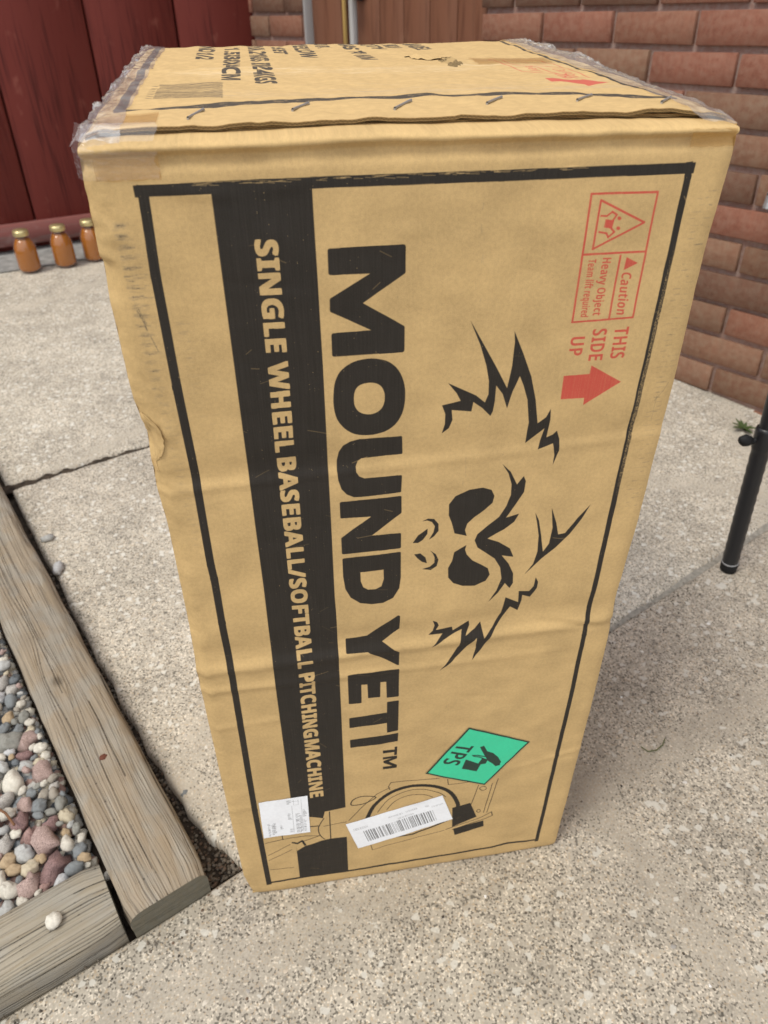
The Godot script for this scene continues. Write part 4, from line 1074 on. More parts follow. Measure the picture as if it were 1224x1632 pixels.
func make_tape(box: Node3D, back: Transform3D) -> void:
	var n1 := noise(0.05, FastNoiseLite.TYPE_SIMPLEX, 3, 700); var n2 := noise(0.16, FastNoiseLite.TYPE_SIMPLEX, 2, 701)
	var wr := func(a: float, b: float): return 1.0 - absf(n2.get_noise_2d(a, b)) * 2.0
	# crumpled clear tape wrapped over the left rim: follows the lid, then hangs over the side
	var st := st_new()
	grid(st, 34, 150, func(u, v):
		var z := lerpf(-0.900, -0.462, v)
		var loose: float = pow(1.0 - u, 1.4)
		var lift: float = 0.0008 + loose * (0.0022 * maxf(0.0, wr.call(v * 120.0, u * 9.0 + v * 30.0)) + 0.0030 * (0.5 + n1.get_noise_2d(v * 130.0, u * 12.0)))
		var x: float = lerpf(-0.0935 + 0.0025 * n1.get_noise_1d(v * 170.0), -0.0700 + 0.002 * n1.get_noise_1d(v * 90.0 + 40.0), u) + 0.0010 * loose * wr.call(v * 120.0 + 50.0, u * 8.0)
		var y: float = lid_y(maxf(x, LID_X0 + 0.002), z) + lift
		if x < LID_X0: y -= (LID_X0 - x) * 0.7
		if v > 0.95: y -= (v - 0.95) / 0.05 * 0.004
		return [back * Vector3(x, y, z), Vector2(u, v)])
	part("clear_tape", done(st), M.crumpled_tape, box)
	st = st_new()
	grid(st, 44, 40, func(u, v):                                   # over the front corner, puckered, and down the panel
		var x := lerpf(-94.5, -50.0 + 2.0 * n1.get_noise_1d(v * 60.0), u); var y := lerpf(835.0, 810.5, v)
		var z: float = face_depth(maxf(x, -86.0), minf(y, 806.0)) + 0.7
		if y > 812.0: z = 1.0
		if y > 826.0: z -= (y - 826.0) * 2.6
		z += 2.6 * maxf(0.0, wr.call(u * 34.0, v * 46.0)) * exp(-u * 3.0) * (1.0 - v * 0.6) + 0.9 * maxf(0.0, wr.call(u * 18.0 + 70.0, v * 40.0 + u * 20.0) - 0.5)
		if x < -89.5: z -= (-89.5 - x) * 1.6
		return [back * to_world(x, y, z), Vector2(u, v)])
	part("clear_tape", done(st), M.tape, box)
	st = st_new()
	grid(st, 28, 120, func(u, v):                                  # along the right rim
		var z := lerpf(-0.905, -0.462, v)
		var lift: float = 0.0012 + u * (0.0035 * maxf(0.0, wr.call(v * 150.0 + 900.0, u * 20.0)) * (1.1 - v) + 0.006 * sin(clampf(v * 1.6, 0.0, 1.0) * PI) * (0.7 + 0.5 * n1.get_noise_1d(v * 120.0)))
		var x := lerpf(0.272 + 0.002 * n1.get_noise_1d(v * 90.0 + 70.0), 0.2985 + 0.002 * n1.get_noise_1d(v * 260.0), u)
		var y: float = lid_y(minf(x, LID_X1 - 0.002), z) + lift
		if x > LID_X1: y -= (x - LID_X1) * 0.8
		if v > 0.95: y -= (v - 0.95) / 0.05 * 0.004
		return [back * Vector3(x, y, z), Vector2(u, v)])
	part("clear_tape", done(st), M.crumpled_tape, box)
	# flat brown-tinted tape: on both front corners and across the lid
	for q in [[-84.0, -49.0, 810.0, 821.5, 0.6], [264.0, 293.0, 816.0, 826.0, 0.8]]:
		st = st_new()
		grid(st, 16, 10, func(u, v):
			var x := lerpf(q[0], q[1], u); var y := lerpf(q[3], q[2], v) + 0.6 * n1.get_noise_1d(u * 60.0)
			var z: float = face_depth(x, minf(y, 806.0)) + q[4]
			if y > 806.0: z = lerpf(z, 0.8, clampf((y - 806.0) / 6.0, 0.0, 1.0))
			return [back * to_world(x, y, z), Vector2(u, v)])
		part("brown_tape", done(st), M.amber_tape, box)
	for q in [[-0.0885, -0.0805, -0.72, -0.53], [-0.086, -0.050, -0.514, -0.484], [0.198, 0.266, -0.742, -0.704]]:
		st = st_new()
		grid(st, 16, 16, func(u, v):
			var x := lerpf(q[0], q[1], u); var z := lerpf(q[2], q[3], v)
			return [back * Vector3(x, lid_y(x, z) + 0.0008, z), Vector2(u, v)])
		part("brown_tape", done(st), M.amber_tape, box)

# ------------------------------------------------------------------ small things
func make_small_things() -> void:
	# jars of honey-coloured syrup at the front of the grey strip
	var glass := mat(Color(0.9, 0.9, 0.9), 0.02, 0.9); glass.transparency = BaseMaterial3D.TRANSPARENCY_ALPHA; glass.albedo_color.a = 0.02
	var syrup := mat(Color(0.350, 0.112, 0.003), 0.10, 0.5); var gold := mat(Color(0.62, 0.53, 0.27), 0.32, 0.5); gold.metallic = 0.65
	var body := lathe([[0.0, 0.0], [0.030, 0.0], [0.0365, 0.004], [0.038, 0.012], [0.038, 0.068], [0.0365, 0.082], [0.031, 0.098], [0.025, 0.110], [0.0225, 0.116], [0.0225, 0.130]], 32)
	var fill := lathe([[0.0, 0.003], [0.028, 0.003], [0.0345, 0.007], [0.0362, 0.013], [0.0362, 0.068], [0.0345, 0.081], [0.029, 0.097], [0.0225, 0.1085], [0.0, 0.109]], 32)
	var cap := lathe([[0.0245, 0.120], [0.0255, 0.1215], [0.0255, 0.133], [0.0240, 0.1365], [0.0, 0.1375]], 32)
	for e in [[Vector3(-0.7890, 0.004, -2.7620), "glass jar of amber syrup, the one farthest from the carton"], [Vector3(-0.6760, 0.004, -2.8000), "glass jar of amber syrup between the two other jars"], [Vector3(-0.5830, 0.004, -2.8480), "glass jar of amber syrup closest to the carton"]]:
		var j := thing("jar", e[1], "jar", e[0], Basis(Vector3.UP, rng.randf() * TAU), "jars along the red wall")
		part("glass", body, glass, j); part("syrup", fill, syrup, j); part("lid", cap, gold, j)
	# black pole at the right
	var dirv := Vector3(-0.024, 0.3, 0.0).normalized(); var px := dirv.cross(Vector3.BACK).normalized()
	var pole := thing("black_pole", "black tubular pole with a rubber foot and side lever near the brick wall", "pole", Vector3(0.7901, 0.0, -0.9116), Basis(px, dirv, px.cross(dirv)).orthonormalized())
	var black := mat(Color(0.010, 0.011, 0.014), 0.38, 0.5); var rubber := mat(Color(0.008, 0.008, 0.009), 0.7)
	var prof := [[0.0, 0.0]]
	for e in [[0.0125, 0.0], [0.0145, 0.003], [0.0148, 0.016], [0.0140, 0.019]]: prof.append(e)
	part("foot", lathe(prof, 28), rubber, pole)
	part("ring", lathe([[0.0138, 0.019], [0.0146, 0.0195], [0.0146, 0.0215], [0.0138, 0.022]], 28), mat(Color(0.28, 0.28, 0.29), 0.35), pole)
	prof = [[0.0138, 0.022]]
	for k in 23: prof.append([0.0136 + (0.0009 if k % 2 else 0.0), 0.026 + k * 0.0105])
	prof.append_array([[0.0138, 0.262], [0.0150, 0.266], [0.0158, 0.270], [0.0158, 0.300], [0.0150, 0.304], [0.0125, 0.306]])
	part("tube", lathe(prof, 28), black, pole)
	part("tube", lathe([[0.0118, 0.300], [0.0118, 0.98], [0.010, 0.985], [0.0, 0.986]], 28), black, pole)
	part("lever", rock(801, 0.18, Vector3(0.0135, 0.0095, 0.008)), rubber, pole, Transform3D(Basis(Vector3.BACK, -0.35), Vector3(-0.034, 0.289, 0.004)))
	var st := st_new(); tube(st, [Vector3(-0.010, 0.287, 0.0), Vector3(-0.020, 0.283, 0.002), Vector3(-0.030, 0.286, 0.004)], 0.0042, 8)
	part("lever_arm", done(st), rubber, pole)
	# weed in a crack behind the pole
	var weed := thing("weed", "small green weed growing from the concrete behind the black pole", "weed", Vector3(1.085, 0.0, -1.365))
	var leaf_m := mat(Color(0.048, 0.070, 0.020), 0.7); leaf_m.backlight_enabled = true; leaf_m.backlight = Color(0.06, 0.10, 0.02)
	for k in 9:
		var an := k * TAU / 9.0 + rng.randf_range(-0.3, 0.3); var l := rng.randf_range(0.020, 0.038); var rise := rng.randf_range(0.3, 1.0)
		st = st_new()
		grid(st, 6, 2, func(u, v):
			var wv: float = sin(pow(u, 0.8) * PI) * l * 0.17 * (v - 0.5) * 2.0
			var q := Vector3(u * l, 0.004 + rise * l * (u - 0.45 * u * u) - absf(v - 0.5) * 0.004, wv)
			return [q.rotated(Vector3.UP, an), Vector2(u, v)])
		part("leaf", done(st), leaf_m, weed)
	# tap on the brick wall at the edge of the picture
	var bb := Basis(HOUSE_B, HOUSE_U, HOUSE_B.cross(HOUSE_U)).orthonormalized()
	var tap := thing("garden_tap", "grey metal garden tap fixed to the brick wall", "tap", CORNER + bb * Vector3(2.150, 0.405, 0.006), bb)
	var metal := mat(Color(0.50, 0.52, 0.54), 0.4, 0.5); metal.metallic = 0.7
	part("flange", lathe([[0.0, 0.0], [0.030, 0.0], [0.031, 0.004], [0.024, 0.007], [0.0, 0.007]], 24), metal, tap, Transform3D(Basis(Vector3.RIGHT, PI / 2), Vector3.ZERO))
	st = st_new(); tube(st, [Vector3(0, 0, 0.005), Vector3(0, 0, 0.055), Vector3(0, -0.006, 0.075), Vector3(0, -0.025, 0.090), Vector3(0, -0.050, 0.095)], 0.012, 14)
	part("spout", done(st), metal, tap)
	part("handle", rock(805, 0.1, Vector3(0.030, 0.007, 0.030), 16, 8), mat(Color(0.36, 0.44, 0.43), 0.5), tap, Transform3D(Basis(Vector3.RIGHT, 0.5), Vector3(0, 0.030, 0.062)))
	st = st_new(); tube(st, [Vector3(0, 0.006, 0.050), Vector3(0, 0.030, 0.062)], 0.006, 10)
	part("stem", done(st), metal, tap)
	# dry bits on the concrete
	var st3 := st_new(); tube(st3, [yard(-0.118, -0.735, 0.036), yard(-0.112, -0.715, 0.040), yard(-0.104, -0.700, 0.041), yard(-0.099, -0.680, 0.037)], 0.0016, 6)
	tag(part(numbered("twig"), done(st3), mat(Color(0.17, 0.085, 0.045), 0.9), self), "short brown twig lying among the pebbles", "twig")
	var st2 := st_new(); tube(st2, [yard(0.665, -0.333, 0.003), yard(0.668, -0.322, 0.002), yard(0.680, -0.317, 0.002), yard(0.694, -0.318, 0.002), yard(0.704, -0.323, 0.003)], 0.0008, 5)
	tag(part(numbered("grass_blade"), done(st2), mat(Color(0.10, 0.115, 0.05), 0.8), self), "thin dry grass blade curled on the concrete right of the carton", "grass blade")

# ------------------------------------------------------------------ the print on the carton, in millimetres on its faces
const LETTERS := [[[41.5,765.4,41.7,766.3,42.2,766.8,43.1,767.0,88.4,767.1,89.3,766.9,89.8,766.4,90.0,765.5,90.3,749.9,90.2,749.3,90.0,748.9,89.6,748.5,62.8,731.0,89.6,713.9,90.0,713.5,90.2,713.1,90.3,712.5,90.4,696.6,90.2,695.7,89.7,695.2,88.8,695.0,43.1,695.2,42.2,695.4,41.7,695.9,41.5,696.8,41.6,710.4,41.8,711.3,42.3,711.8,43.2,712.0,68.0,712.2,42.2,726.2,41.7,726.6,41.4,727.1,41.3,727.7,41.5,734.5,41.6,735.0,41.9,735.5,42.3,735.8,67.5,750.1,43.0,750.5,42.1,750.7,41.6,751.2,41.4,752.1]],
	[[68.9,692.0,71.7,691.6,74.7,690.9,77.3,690.0,79.5,688.9,81.4,687.6,83.2,686.0,85.0,684.1,86.6,681.8,88.0,679.3,89.2,676.4,90.2,673.3,90.9,670.2,91.3,667.2,91.5,664.2,91.5,661.1,91.4,657.7,91.0,654.2,90.4,650.8,89.5,647.6,88.2,644.6,86.6,641.8,84.6,639.3,82.2,637.2,79.6,635.4,76.9,634.0,74.0,633.1,71.2,632.4,68.5,632.0,65.9,631.9,63.3,632.1,60.5,632.4,57.7,633.0,55.0,633.9,52.5,635.3,50.1,637.1,48.0,639.2,46.1,641.6,44.4,644.2,43.0,647.2,42.0,650.6,41.4,654.2,41.0,657.8,40.9,661.1,41.0,664.3,41.3,667.4,41.6,670.6,42.1,673.8,42.8,676.7,43.8,679.4,45.0,681.9,46.5,684.1,48.5,686.1,50.8,687.9,53.2,689.3,55.7,690.4,58.4,691.2,61.1,691.7,63.7,692.0,66.3,692.1],[67.2,674.1,69.2,673.8,71.0,673.2,72.5,672.4,73.8,671.3,74.9,670.0,75.7,668.5,76.3,666.8,76.8,665.0,77.0,663.0,77.0,660.8,76.8,658.5,76.3,656.4,75.6,654.6,74.7,653.1,73.5,651.8,72.0,650.7,70.2,649.9,68.5,649.4,66.9,649.2,65.2,649.3,63.6,649.6,61.9,650.1,60.2,650.9,58.7,651.9,57.5,653.3,56.5,655.0,55.8,656.8,55.4,658.6,55.3,660.6,55.3,662.6,55.4,664.8,55.8,667.1,56.4,669.1,57.3,670.7,58.6,672.1,60.2,673.1,62.4,673.8,64.9,674.1]],
	[[89.9,627.8,89.8,628.4,89.4,628.8,88.8,628.9,58.9,629.1,58.8,629.1,58.8,629.1,58.7,629.1,52.3,627.8,52.2,627.8,52.0,627.8,51.9,627.7,46.7,624.7,46.5,624.5,46.4,624.4,46.2,624.2,43.2,619.1,43.1,619.0,43.1,618.8,43.1,618.7,41.5,611.8,41.5,611.7,41.5,611.7,41.5,611.6,41.4,609.9,41.4,609.9,41.4,609.9,41.4,609.9,41.2,604.0,41.2,603.9,41.2,603.9,41.2,603.8,41.8,595.3,41.8,595.2,41.8,595.2,41.8,595.1,43.9,587.2,44.0,587.1,44.1,586.9,44.1,586.8,47.7,581.8,47.9,581.7,48.0,581.6,48.1,581.5,53.1,578.6,53.2,578.6,53.4,578.5,53.6,578.5,58.4,578.1,58.5,578.1,58.5,578.1,58.6,578.1,88.7,578.9,89.3,579.0,89.7,579.4,89.8,580.0,90.3,593.3,90.1,593.9,89.7,594.4,89.1,594.5,61.7,594.7,57.8,596.7,55.5,601.0,55.3,605.8,56.9,609.9,59.8,612.1,89.4,612.9,90.0,613.0,90.4,613.4,90.5,614.1]],
	[[42.1,573.7,42.2,574.5,42.7,575.0,43.5,575.1,88.7,575.5,89.5,575.3,90.0,574.9,90.1,574.1,90.3,559.9,90.2,559.5,90.1,559.1,89.8,558.8,66.4,540.1,88.8,539.3,89.5,539.2,90.0,538.7,90.1,538.0,90.2,525.0,90.0,524.2,89.6,523.8,88.8,523.6,43.3,524.2,42.5,524.3,42.1,524.8,41.9,525.6,41.9,540.1,42.0,540.5,42.2,540.9,42.5,541.2,66.1,558.8,43.4,559.6,42.6,559.7,42.2,560.2,42.0,561.0]],
	[[42.1,518.4,42.2,519.2,42.7,519.7,43.5,519.8,88.7,520.0,89.5,519.8,90.0,519.4,90.1,518.6,90.3,492.7,90.3,492.6,90.3,492.6,90.3,492.5,89.1,481.1,89.1,480.9,89.0,480.7,89.0,480.6,84.0,471.4,83.8,471.1,83.7,471.0,83.4,470.8,75.8,466.8,75.6,466.7,75.4,466.6,75.2,466.6,65.7,466.5,65.6,466.5,65.4,466.5,65.3,466.6,55.9,469.1,55.7,469.2,55.5,469.3,55.3,469.4,47.7,476.5,47.6,476.6,47.5,476.8,47.4,477.0,43.5,486.5,43.4,486.6,43.4,486.8,43.4,486.9,42.0,500.8,42.0,500.9,42.0,500.9,42.0,501.0],[56.4,503.3,75.7,503.0,75.9,492.6,73.8,485.3,68.9,483.0,62.4,483.4,58.4,486.6,56.5,493.3]],
	[[41.7,426.2,41.8,426.8,42.2,427.2,42.8,427.3,60.9,428.1,87.7,449.0,88.2,449.2,88.6,449.2,89.1,449.0,89.6,448.6,89.9,448.3,90.0,448.0,90.1,447.6,89.9,432.1,89.9,431.7,89.7,431.4,89.4,431.1,74.1,419.1,89.5,404.3,89.7,404.0,89.9,403.7,89.9,403.4,89.7,386.5,89.6,386.0,89.3,385.8,88.9,385.9,87.8,386.2,87.7,386.3,87.5,386.4,87.4,386.5,60.8,410.3,42.6,411.2,41.9,411.4,41.5,411.8,41.4,412.5]],
	[[41.9,381.0,42.0,381.5,42.4,381.9,42.9,382.0,88.9,381.4,89.5,381.3,89.8,381.0,89.9,380.4,90.0,342.1,89.9,341.6,89.5,341.2,89.0,341.1,79.3,341.4,78.7,341.5,78.4,341.8,78.3,342.4,77.9,364.3,72.4,364.7,72.1,344.9,72.0,344.4,71.6,344.0,71.1,343.9,61.3,344.4,60.8,344.5,60.5,344.8,60.4,345.3,60.0,364.2,54.3,364.9,54.1,340.0,54.0,339.4,53.6,339.1,53.0,339.0,42.7,339.7,42.2,339.9,41.9,340.2,41.8,340.7]],
	[[78.6,334.1,78.7,334.6,79.1,335.0,79.6,335.1,89.2,335.0,89.8,334.9,90.1,334.6,90.2,334.0,90.2,288.0,90.1,287.4,89.8,287.1,89.2,287.0,79.9,286.6,79.4,286.7,79.0,287.1,78.9,287.6,78.7,301.9,42.5,302.6,41.9,302.7,41.6,303.0,41.5,303.6,41.6,317.3,41.7,317.9,42.0,318.2,42.6,318.3,78.7,318.8]],
	[[41.4,281.7,41.5,282.2,41.9,282.6,42.4,282.7,89.4,283.1,89.9,283.0,90.3,282.6,90.4,282.1,90.1,270.4,90.0,269.8,89.7,269.5,89.1,269.4,42.6,268.9,42.0,269.0,41.7,269.3,41.6,269.9]],
	[[86.9,260.8,89.6,260.9,89.5,246.2,86.5,246.2,86.7,251.7,74.8,252.1,74.6,257.3,86.9,256.1]],
	[[74.8,244.7,89.6,244.9,89.6,239.9,81.1,236.3,89.7,228.5,89.5,223.6,74.8,223.9,74.8,228.7,84.6,228.2,75.4,235.2,75.4,238.4,84.3,241.1,74.8,240.6]]]
const EMBLEM := [[[134.8,714.6,155.9,678.9,165.5,661.5,167.4,679.0,167.6,696.3,166.4,704.7,174.8,687.2,182.8,668.9,188.4,649.9,192.7,629.3,198.7,634.0,201.3,641.0,202.4,631.8,201.8,615.6,206.6,617.6,209.3,620.9,212.4,613.2,213.4,602.8,210.0,589.9,210.2,599.2,207.7,609.9,195.7,606.2,199.0,624.1,185.2,612.5,185.6,631.0,182.1,650.5,177.7,662.5,174.1,670.2,170.1,658.6,167.2,644.8,162.8,656.9,157.3,664.2,157.4,651.6,156.6,643.4,155.1,639.7,148.2,647.1,141.4,652.4,140.6,644.6,125.8,647.2,126.8,639.0,124.5,632.0,119.5,627.9,121.3,636.0,121.2,644.3,118.5,651.6,132.0,654.1,128.7,660.5,122.0,669.0,134.4,662.3,143.1,657.5,150.0,651.4,152.1,657.8,151.5,668.1,148.6,680.6,143.2,696.0]],
	[[143.2,529.5,134.3,532.8,131.5,543.8,128.5,552.0,128.3,562.7,133.1,569.6,143.9,574.5,155.0,575.2,162.1,572.5,164.9,566.5,163.9,559.9,158.1,553.7,149.7,547.0,144.4,541.4,142.9,535.2,144.8,528.8]],
	[[145.0,519.5,134.9,513.5,133.7,504.4,130.5,497.1,131.1,486.6,135.7,479.8,144.1,475.5,155.1,474.1,164.4,478.1,167.5,484.8,165.3,492.1,158.8,497.4,151.0,502.8,145.9,509.4,144.2,514.7]],
	[[168.5,596.3,176.1,588.0,182.5,575.4,187.3,582.7,189.5,577.8,189.1,567.4,183.4,555.9,176.5,543.9,187.2,546.6,184.0,538.7,175.6,531.7,162.5,524.2,172.8,519.0,183.0,511.0,186.9,501.6,176.5,504.3,183.3,494.7,188.7,482.5,189.6,471.6,186.9,466.2,182.1,472.8,176.8,462.6,168.6,452.8,175.2,465.6,178.5,478.7,176.2,491.4,170.5,501.7,161.8,509.7,154.7,515.7,151.7,523.5,153.6,529.8,162.0,537.5,170.4,545.1,175.8,555.3,178.5,565.7,178.0,576.2,174.4,586.8]],
	[[106.7,548.6,111.7,551.0,116.7,549.9,120.5,544.5,120.8,537.3,117.4,532.2,113.1,529.2,116.6,536.3,117.6,542.5,114.9,547.2,111.1,549.2]],
	[[99.8,527.6,104.0,534.8,111.8,540.9,111.6,535.4,108.0,529.4,104.2,527.0]],
	[[114.4,518.0,119.5,513.1,122.0,506.9,120.7,500.3,115.6,496.7,108.3,498.7,114.8,500.3,118.6,504.0,118.6,509.9,116.9,514.3]],
	[[101.1,515.7,106.5,515.8,110.8,511.0,112.3,504.4,108.0,506.7,104.0,511.1]],
	[[201.1,545.7,205.1,537.5,209.2,520.7,213.0,502.9,217.3,511.3,218.3,527.8,214.7,549.0,221.0,532.3,224.2,519.9,230.2,520.5,238.6,534.9,248.4,548.0,242.7,534.3,234.4,519.1,222.9,505.5,212.0,495.0,198.7,479.3,205.6,490.6,208.0,504.1,206.9,521.1,203.9,534.5]],
	[[119.7,437.0,123.9,434.2,125.5,429.9,123.1,424.6,137.8,426.2,138.7,421.6,152.9,431.3,153.8,425.9,150.4,414.6,159.0,420.9,163.8,428.3,168.1,409.3,175.3,419.8,182.1,436.6,184.4,455.7,196.8,447.8,195.9,461.2,205.7,459.7,209.1,465.3,209.9,475.0,212.7,469.3,212.4,462.5,207.2,452.4,199.7,456.0,199.8,449.7,197.6,437.0,189.8,443.4,182.9,428.4,174.8,411.5,166.5,394.2,158.9,380.7,161.4,396.9,160.9,411.4,151.5,398.6,140.2,383.3,128.5,370.8,138.7,388.8,145.1,403.2,147.0,422.1,138.3,417.8,130.2,413.4,119.1,405.7,129.3,419.7,116.2,420.0,120.2,424.2,121.7,430.5]]]
const BAND := [[[-23.2,802.8,-23.2,736.0,-23.1,622.8,-23.2,559.5,-23.0,497.6,-24.0,363.3,-23.9,200.9,-25.5,26.8,32.5,23.0,33.4,156.2,34.6,404.4,34.6,462.2,34.2,480.2,34.8,576.2,35.0,689.9,34.2,803.2]]]
const STROKES := [["K",4.60,[267.0,806.2,268.0,798.6,269.1,630.5,267.0,429.7,266.7,413.5,267.5,394.1,268.9,309.9,269.3,21.4]],
	["K",6.00,[-60.4,805.7,-62.1,756.1,-61.8,681.5,-60.8,627.3,-61.2,526.8,-60.5,512.1,-60.7,464.2,-60.1,404.7,-62.8,182.4,-62.4,22.4]],
	["K",6.40,[-63.4,804.2,35.4,804.9,147.7,804.3,269.3,804.0]],
	["K",3.60,[-64.4,24.6,-25.5,26.8,31.7,23.2,133.8,23.9,211.5,25.4,231.2,28.3,270.6,24.0]],
	["R",1.35,[206.2,791.5,250.0,790.8,250.8,708.6,206.9,708.0,206.2,791.5]],
	["R",1.35,[207.3,754.2,250.0,753.8]],
	["R",1.35,[233.1,752.3,233.4,708.7]],
	["R",1.35,[213.1,787.5,245.0,772.6,212.9,757.4,213.1,787.5]],
	["R",1.20,[214.8,778.0,218.8,777.7,222.0,780.2,225.3,778.2,222.7,773.8]],
	["R",1.20,[215.2,768.1,220.5,767.0,222.1,764.4,225.6,767.6,222.0,771.0]]]
const FILLS := [["R",[207.4,667.1,226.7,667.2,226.8,674.1,252.6,658.6,226.3,641.6,226.1,647.7,207.8,648.2]],
	["R",[237.5,750.9,246.3,746.5,237.2,742.2]],
	["R",[218.4,775.8,224.2,774.9,223.7,769.8,218.1,770.7]],
	["R",[226.0,776.2,226.5,777.2,228.0,777.0,228.9,775.9,228.2,774.7,226.8,774.9]],
	["R",[226.4,770.0,227.0,771.0,228.4,770.9,229.3,769.7,228.7,768.6,227.2,768.8]]]
const ERASE := [[-28.9,162.4,-5.9,154.2,8.0,147.6,10.6,160.6,34.6,163.5,34.3,101.9,14.7,103.6,4.1,101.8,-15.1,96.6,-24.6,88.5,-25.7,124.2]]
const MACHINE := [[3.60,[57.0,135.0,58.3,139.5,60.1,146.0,62.4,152.9,65.2,159.1,68.5,164.2,72.4,169.2,76.5,173.6,80.7,177.2,85.1,180.1,89.6,182.3,94.2,183.9,98.8,185.0,103.3,185.6,107.9,185.7,112.4,185.3,117.0,184.4,121.7,183.1,126.5,181.4,131.2,179.2,135.7,176.5,140.0,173.3,144.1,169.5,148.0,165.2,151.4,160.4,154.4,154.8,157.0,148.5,159.1,142.2,160.7,136.7,161.6,132.3,161.7,128.4,161.6,125.3,161.5,123.1]],
	[2.00,[90.7,85.7,110.2,85.4,131.5,93.5,150.6,102.8]],
	[0.55,[68.8,143.4,70.8,147.8,73.7,154.1,77.1,160.8,80.8,166.1,84.9,170.0,89.5,173.1,94.2,175.5,98.9,177.2,103.5,178.2,108.0,178.6,112.6,178.2,117.2,177.2,122.1,175.2,127.2,172.4,132.0,169.1,136.1,166.0,139.5,162.7,142.3,159.2,144.5,156.0,146.1,153.7]],
	[0.50,[79.0,145.6,80.5,148.5,82.7,152.8,85.3,157.4,88.1,161.0,91.3,163.6,94.9,165.8,98.7,167.4,102.8,168.3,107.3,168.3,112.3,167.6,117.2,166.4,121.3,165.1,124.6,163.3,127.3,161.2,129.4,159.1,130.9,157.7]],
	[0.50,[82.5,184.6,80.7,191.2,83.3,198.2,102.2,196.5,136.8,192.4]],
	[0.50,[146.2,188.5,147.7,177.2,182.3,175.7]],
	[0.50,[183.0,166.7,177.2,129.0]],
	[0.50,[199.2,165.7,193.5,107.6]],
	[0.50,[205.1,173.7,197.6,106.4]],
	[0.50,[193.2,157.6,192.9,156.4,191.9,155.1,190.6,154.1,189.3,153.8,188.0,154.5,186.5,156.0,185.3,157.8,184.7,159.2,185.1,160.4,186.1,161.6,187.4,162.4,188.6,162.7,189.9,162.0,191.4,160.6,192.6,159.0]],
	[0.50,[189.5,113.1,189.4,112.2,188.8,111.1,188.1,110.2,187.4,109.9,186.7,110.3,185.9,111.3,185.1,112.4,184.8,113.4,185.0,114.3,185.5,115.2,186.3,115.9,186.9,116.2,187.7,115.9,188.5,115.0,189.2,114.0]],
	[0.90,[39.9,165.9,39.3,167.9,39.8,170.8,41.1,173.9,42.8,176.2,44.9,177.7,47.6,178.8,50.6,179.5,53.7,179.6,57.5,179.0,61.9,177.8,65.6,176.2,67.1,174.5,65.6,172.3,62.0,169.6,57.5,167.1,53.4,165.4,49.6,164.6,45.6,164.4,42.1,164.8,39.9,165.9]],
	[0.50,[36.3,135.8,51.5,159.5,68.1,180.5,82.5,189.2]],
	[0.70,[149.7,82.9,186.6,95.5,198.9,102.6,203.5,106.5,205.3,97.4,198.6,93.9,157.7,80.6]],
	[0.50,[60.6,74.7,62.4,63.2,90.9,71.2,147.8,81.7]],
	[1.30,[-7.0,135.0,3.2,134.0]],
	[0.80,[15.6,159.2,14.7,103.6]],
	[0.50,[8.2,131.6,33.7,133.9]],
	[0.70,[9.0,147.3,7.6,144.4,5.6,140.3,3.7,135.7,2.3,131.4,1.8,127.4,1.8,123.4,2.1,119.6,2.7,115.9,3.8,112.3,5.3,108.8,6.8,105.8,7.9,103.7]],
	[0.60,[-17.6,106.3,2.6,113.1,-13.8,116.9,-38.5,117.3,-58.3,114.4]],
	[2.00,[-28.5,107.5,-23.0,103.9,-17.5,108.2,-14.5,98.4]],
	[0.50,[-57.1,88.3,-31.3,104.4]],
	[0.50,[-57.6,77.2,-30.1,93.1]],
	[0.60,[-38.7,127.9,-38.6,116.4]],
	[0.50,[-58.0,55.5,-30.9,52.1]],
	[0.60,[4.6,101.7,-15.2,95.6]]]
const MACHINE_FILL := [[162.7,129.5,176.0,132.7,185.8,101.0,157.4,86.1,155.1,128.2],[158.6,82.2,195.0,89.7,196.5,76.8,161.5,67.6]]
const WORDS := [["R","Caution",1,[236.3,740.9,237.9,711.6,244.0,740.0]],
	["R","Heavy Object",1,[221.0,751.3,220.7,712.0,227.6,751.0]],
	["R","Team lift required",1,[211.2,751.0,212.1,711.5,217.1,750.6]],
	["R","THIS",1,[239.2,702.0,239.8,678.2,250.0,701.9]],
	["R","SIDE",1,[223.1,701.8,223.5,677.8,233.9,701.8]],
	["R","UP",1,[208.2,696.9,208.3,682.6,218.3,696.8]],
	["E","SINGLE",2,[-1.5,774.0,-1.5,701.7,11.7,773.7]],
	["E","WHEEL",2,[-1.0,693.7,-1.8,623.7,11.6,694.1]],
	["E","BASEBALL/SOFTBALL",2,[-1.6,617.8,-2.0,398.7,11.6,618.0]],
	["E","PITCHING",2,[-1.7,390.2,-3.4,295.6,11.8,391.0]],
	["E","MACHINE",2,[-3.0,291.5,-3.2,191.4,10.7,291.4]]]
const STICKERS := {"ADDRESS":[-57.4,196.3,-6.2,197.2,-7.4,124.4,-58.7,126.3],"BARCODE":[32.4,130.1,141.7,159.1,156.7,105.5,45.6,72.7],"GREEN":[163.5,277.4,233.6,236.5,189.6,166.6,120.9,206.0]}
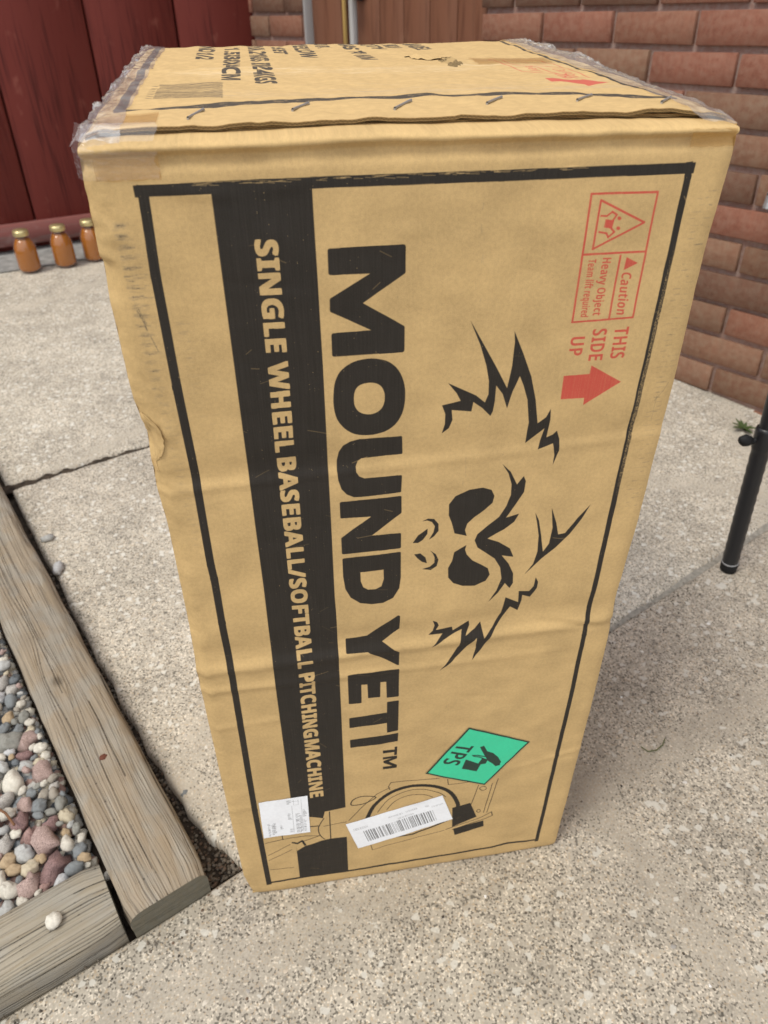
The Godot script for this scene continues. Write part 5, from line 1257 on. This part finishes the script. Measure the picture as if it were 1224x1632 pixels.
const LEFT_EDGE := [-90.7,826.7,-90.8,821.1,-91.5,807.0,-91.9,793.3,-92.2,770.4,-91.7,761.6,-92.3,742.5,-92.1,711.4,-91.3,672.5,-88.8,653.6,-89.5,629.9,-89.9,604.3,-87.8,562.5,-88.1,507.5,-88.2,461.4,-90.1,407.1,-90.2,341.7,-89.8,237.7,-89.7,127.6,-89.4,44.7,-83.3,6.5]
const RIGHT_EDGE := [294.8,829.7,294.9,820.1,295.4,804.8,294.7,779.8,293.9,750.2,294.1,726.2,296.1,666.3,296.6,627.9,296.6,611.1,295.8,557.3,295.5,520.6,293.3,482.2,292.2,443.9,293.6,411.5,294.7,379.0,296.3,256.3,296.6,149.4,297.3,20.5,297.5,-3.5]
const TOP_WORDS := [["NO. 1/2",[-36.7,-883.8,-37.7,-785.8,-21.7,-878.0]],
	["81.5X38X48CM",[-12.1,-879.7,-14.4,-654.8,1.7,-877.3]],
	["N.W.21KGS IN 24KGS",[9.7,-887.1,10.5,-632.1,24.8,-884.5]],
	["1 SET",[32.0,-883.8,32.9,-808.7,44.1,-881.8]],
	["YELLOW",[53.2,-887.3,56.4,-784.9,67.4,-884.9]],
	["UPC",[75.7,-890.7,77.4,-851.5,88.8,-888.5]],
	["WAS TA NN",[98.5,-894.1,105.4,-751.2,112.7,-891.7]],
	["QTY",[119.1,-886.2,126.3,-830.1,133.8,-883.8]],
	["SKU",[141.5,-882.5,143.0,-844.5,156.9,-879.8]],
	["MODEL",[163.0,-883.2,169.4,-820.2,177.7,-880.7]]]
const GREEN_FIGURE := [[178.2,240.0,182.5,241.9,187.0,230.8,193.7,226.3,200.0,217.6,204.7,206.9,203.5,200.3,198.8,200.5,194.5,207.0,189.5,212.7,185.0,222.6],[164.2,221.6,178.6,210.8,182.4,220.2,189.2,215.7,187.0,208.8,181.5,208.6,177.9,196.5,160.7,205.6]]
const GREEN_TEXT := [153.8,251.8,137.7,221.2,172.0,242.9]
const GREEN_LINES := [[1.6,[181.1,236.5,187.9,220.4,176.5,226.0,171.0,227.3]],[1.4,[184.4,218.3,178.6,222.6,172.1,225.6]],[0.8,[168.1,217.8,176.0,210.0]],[2.6,[201.3,209.8,202.8,202.0]]]
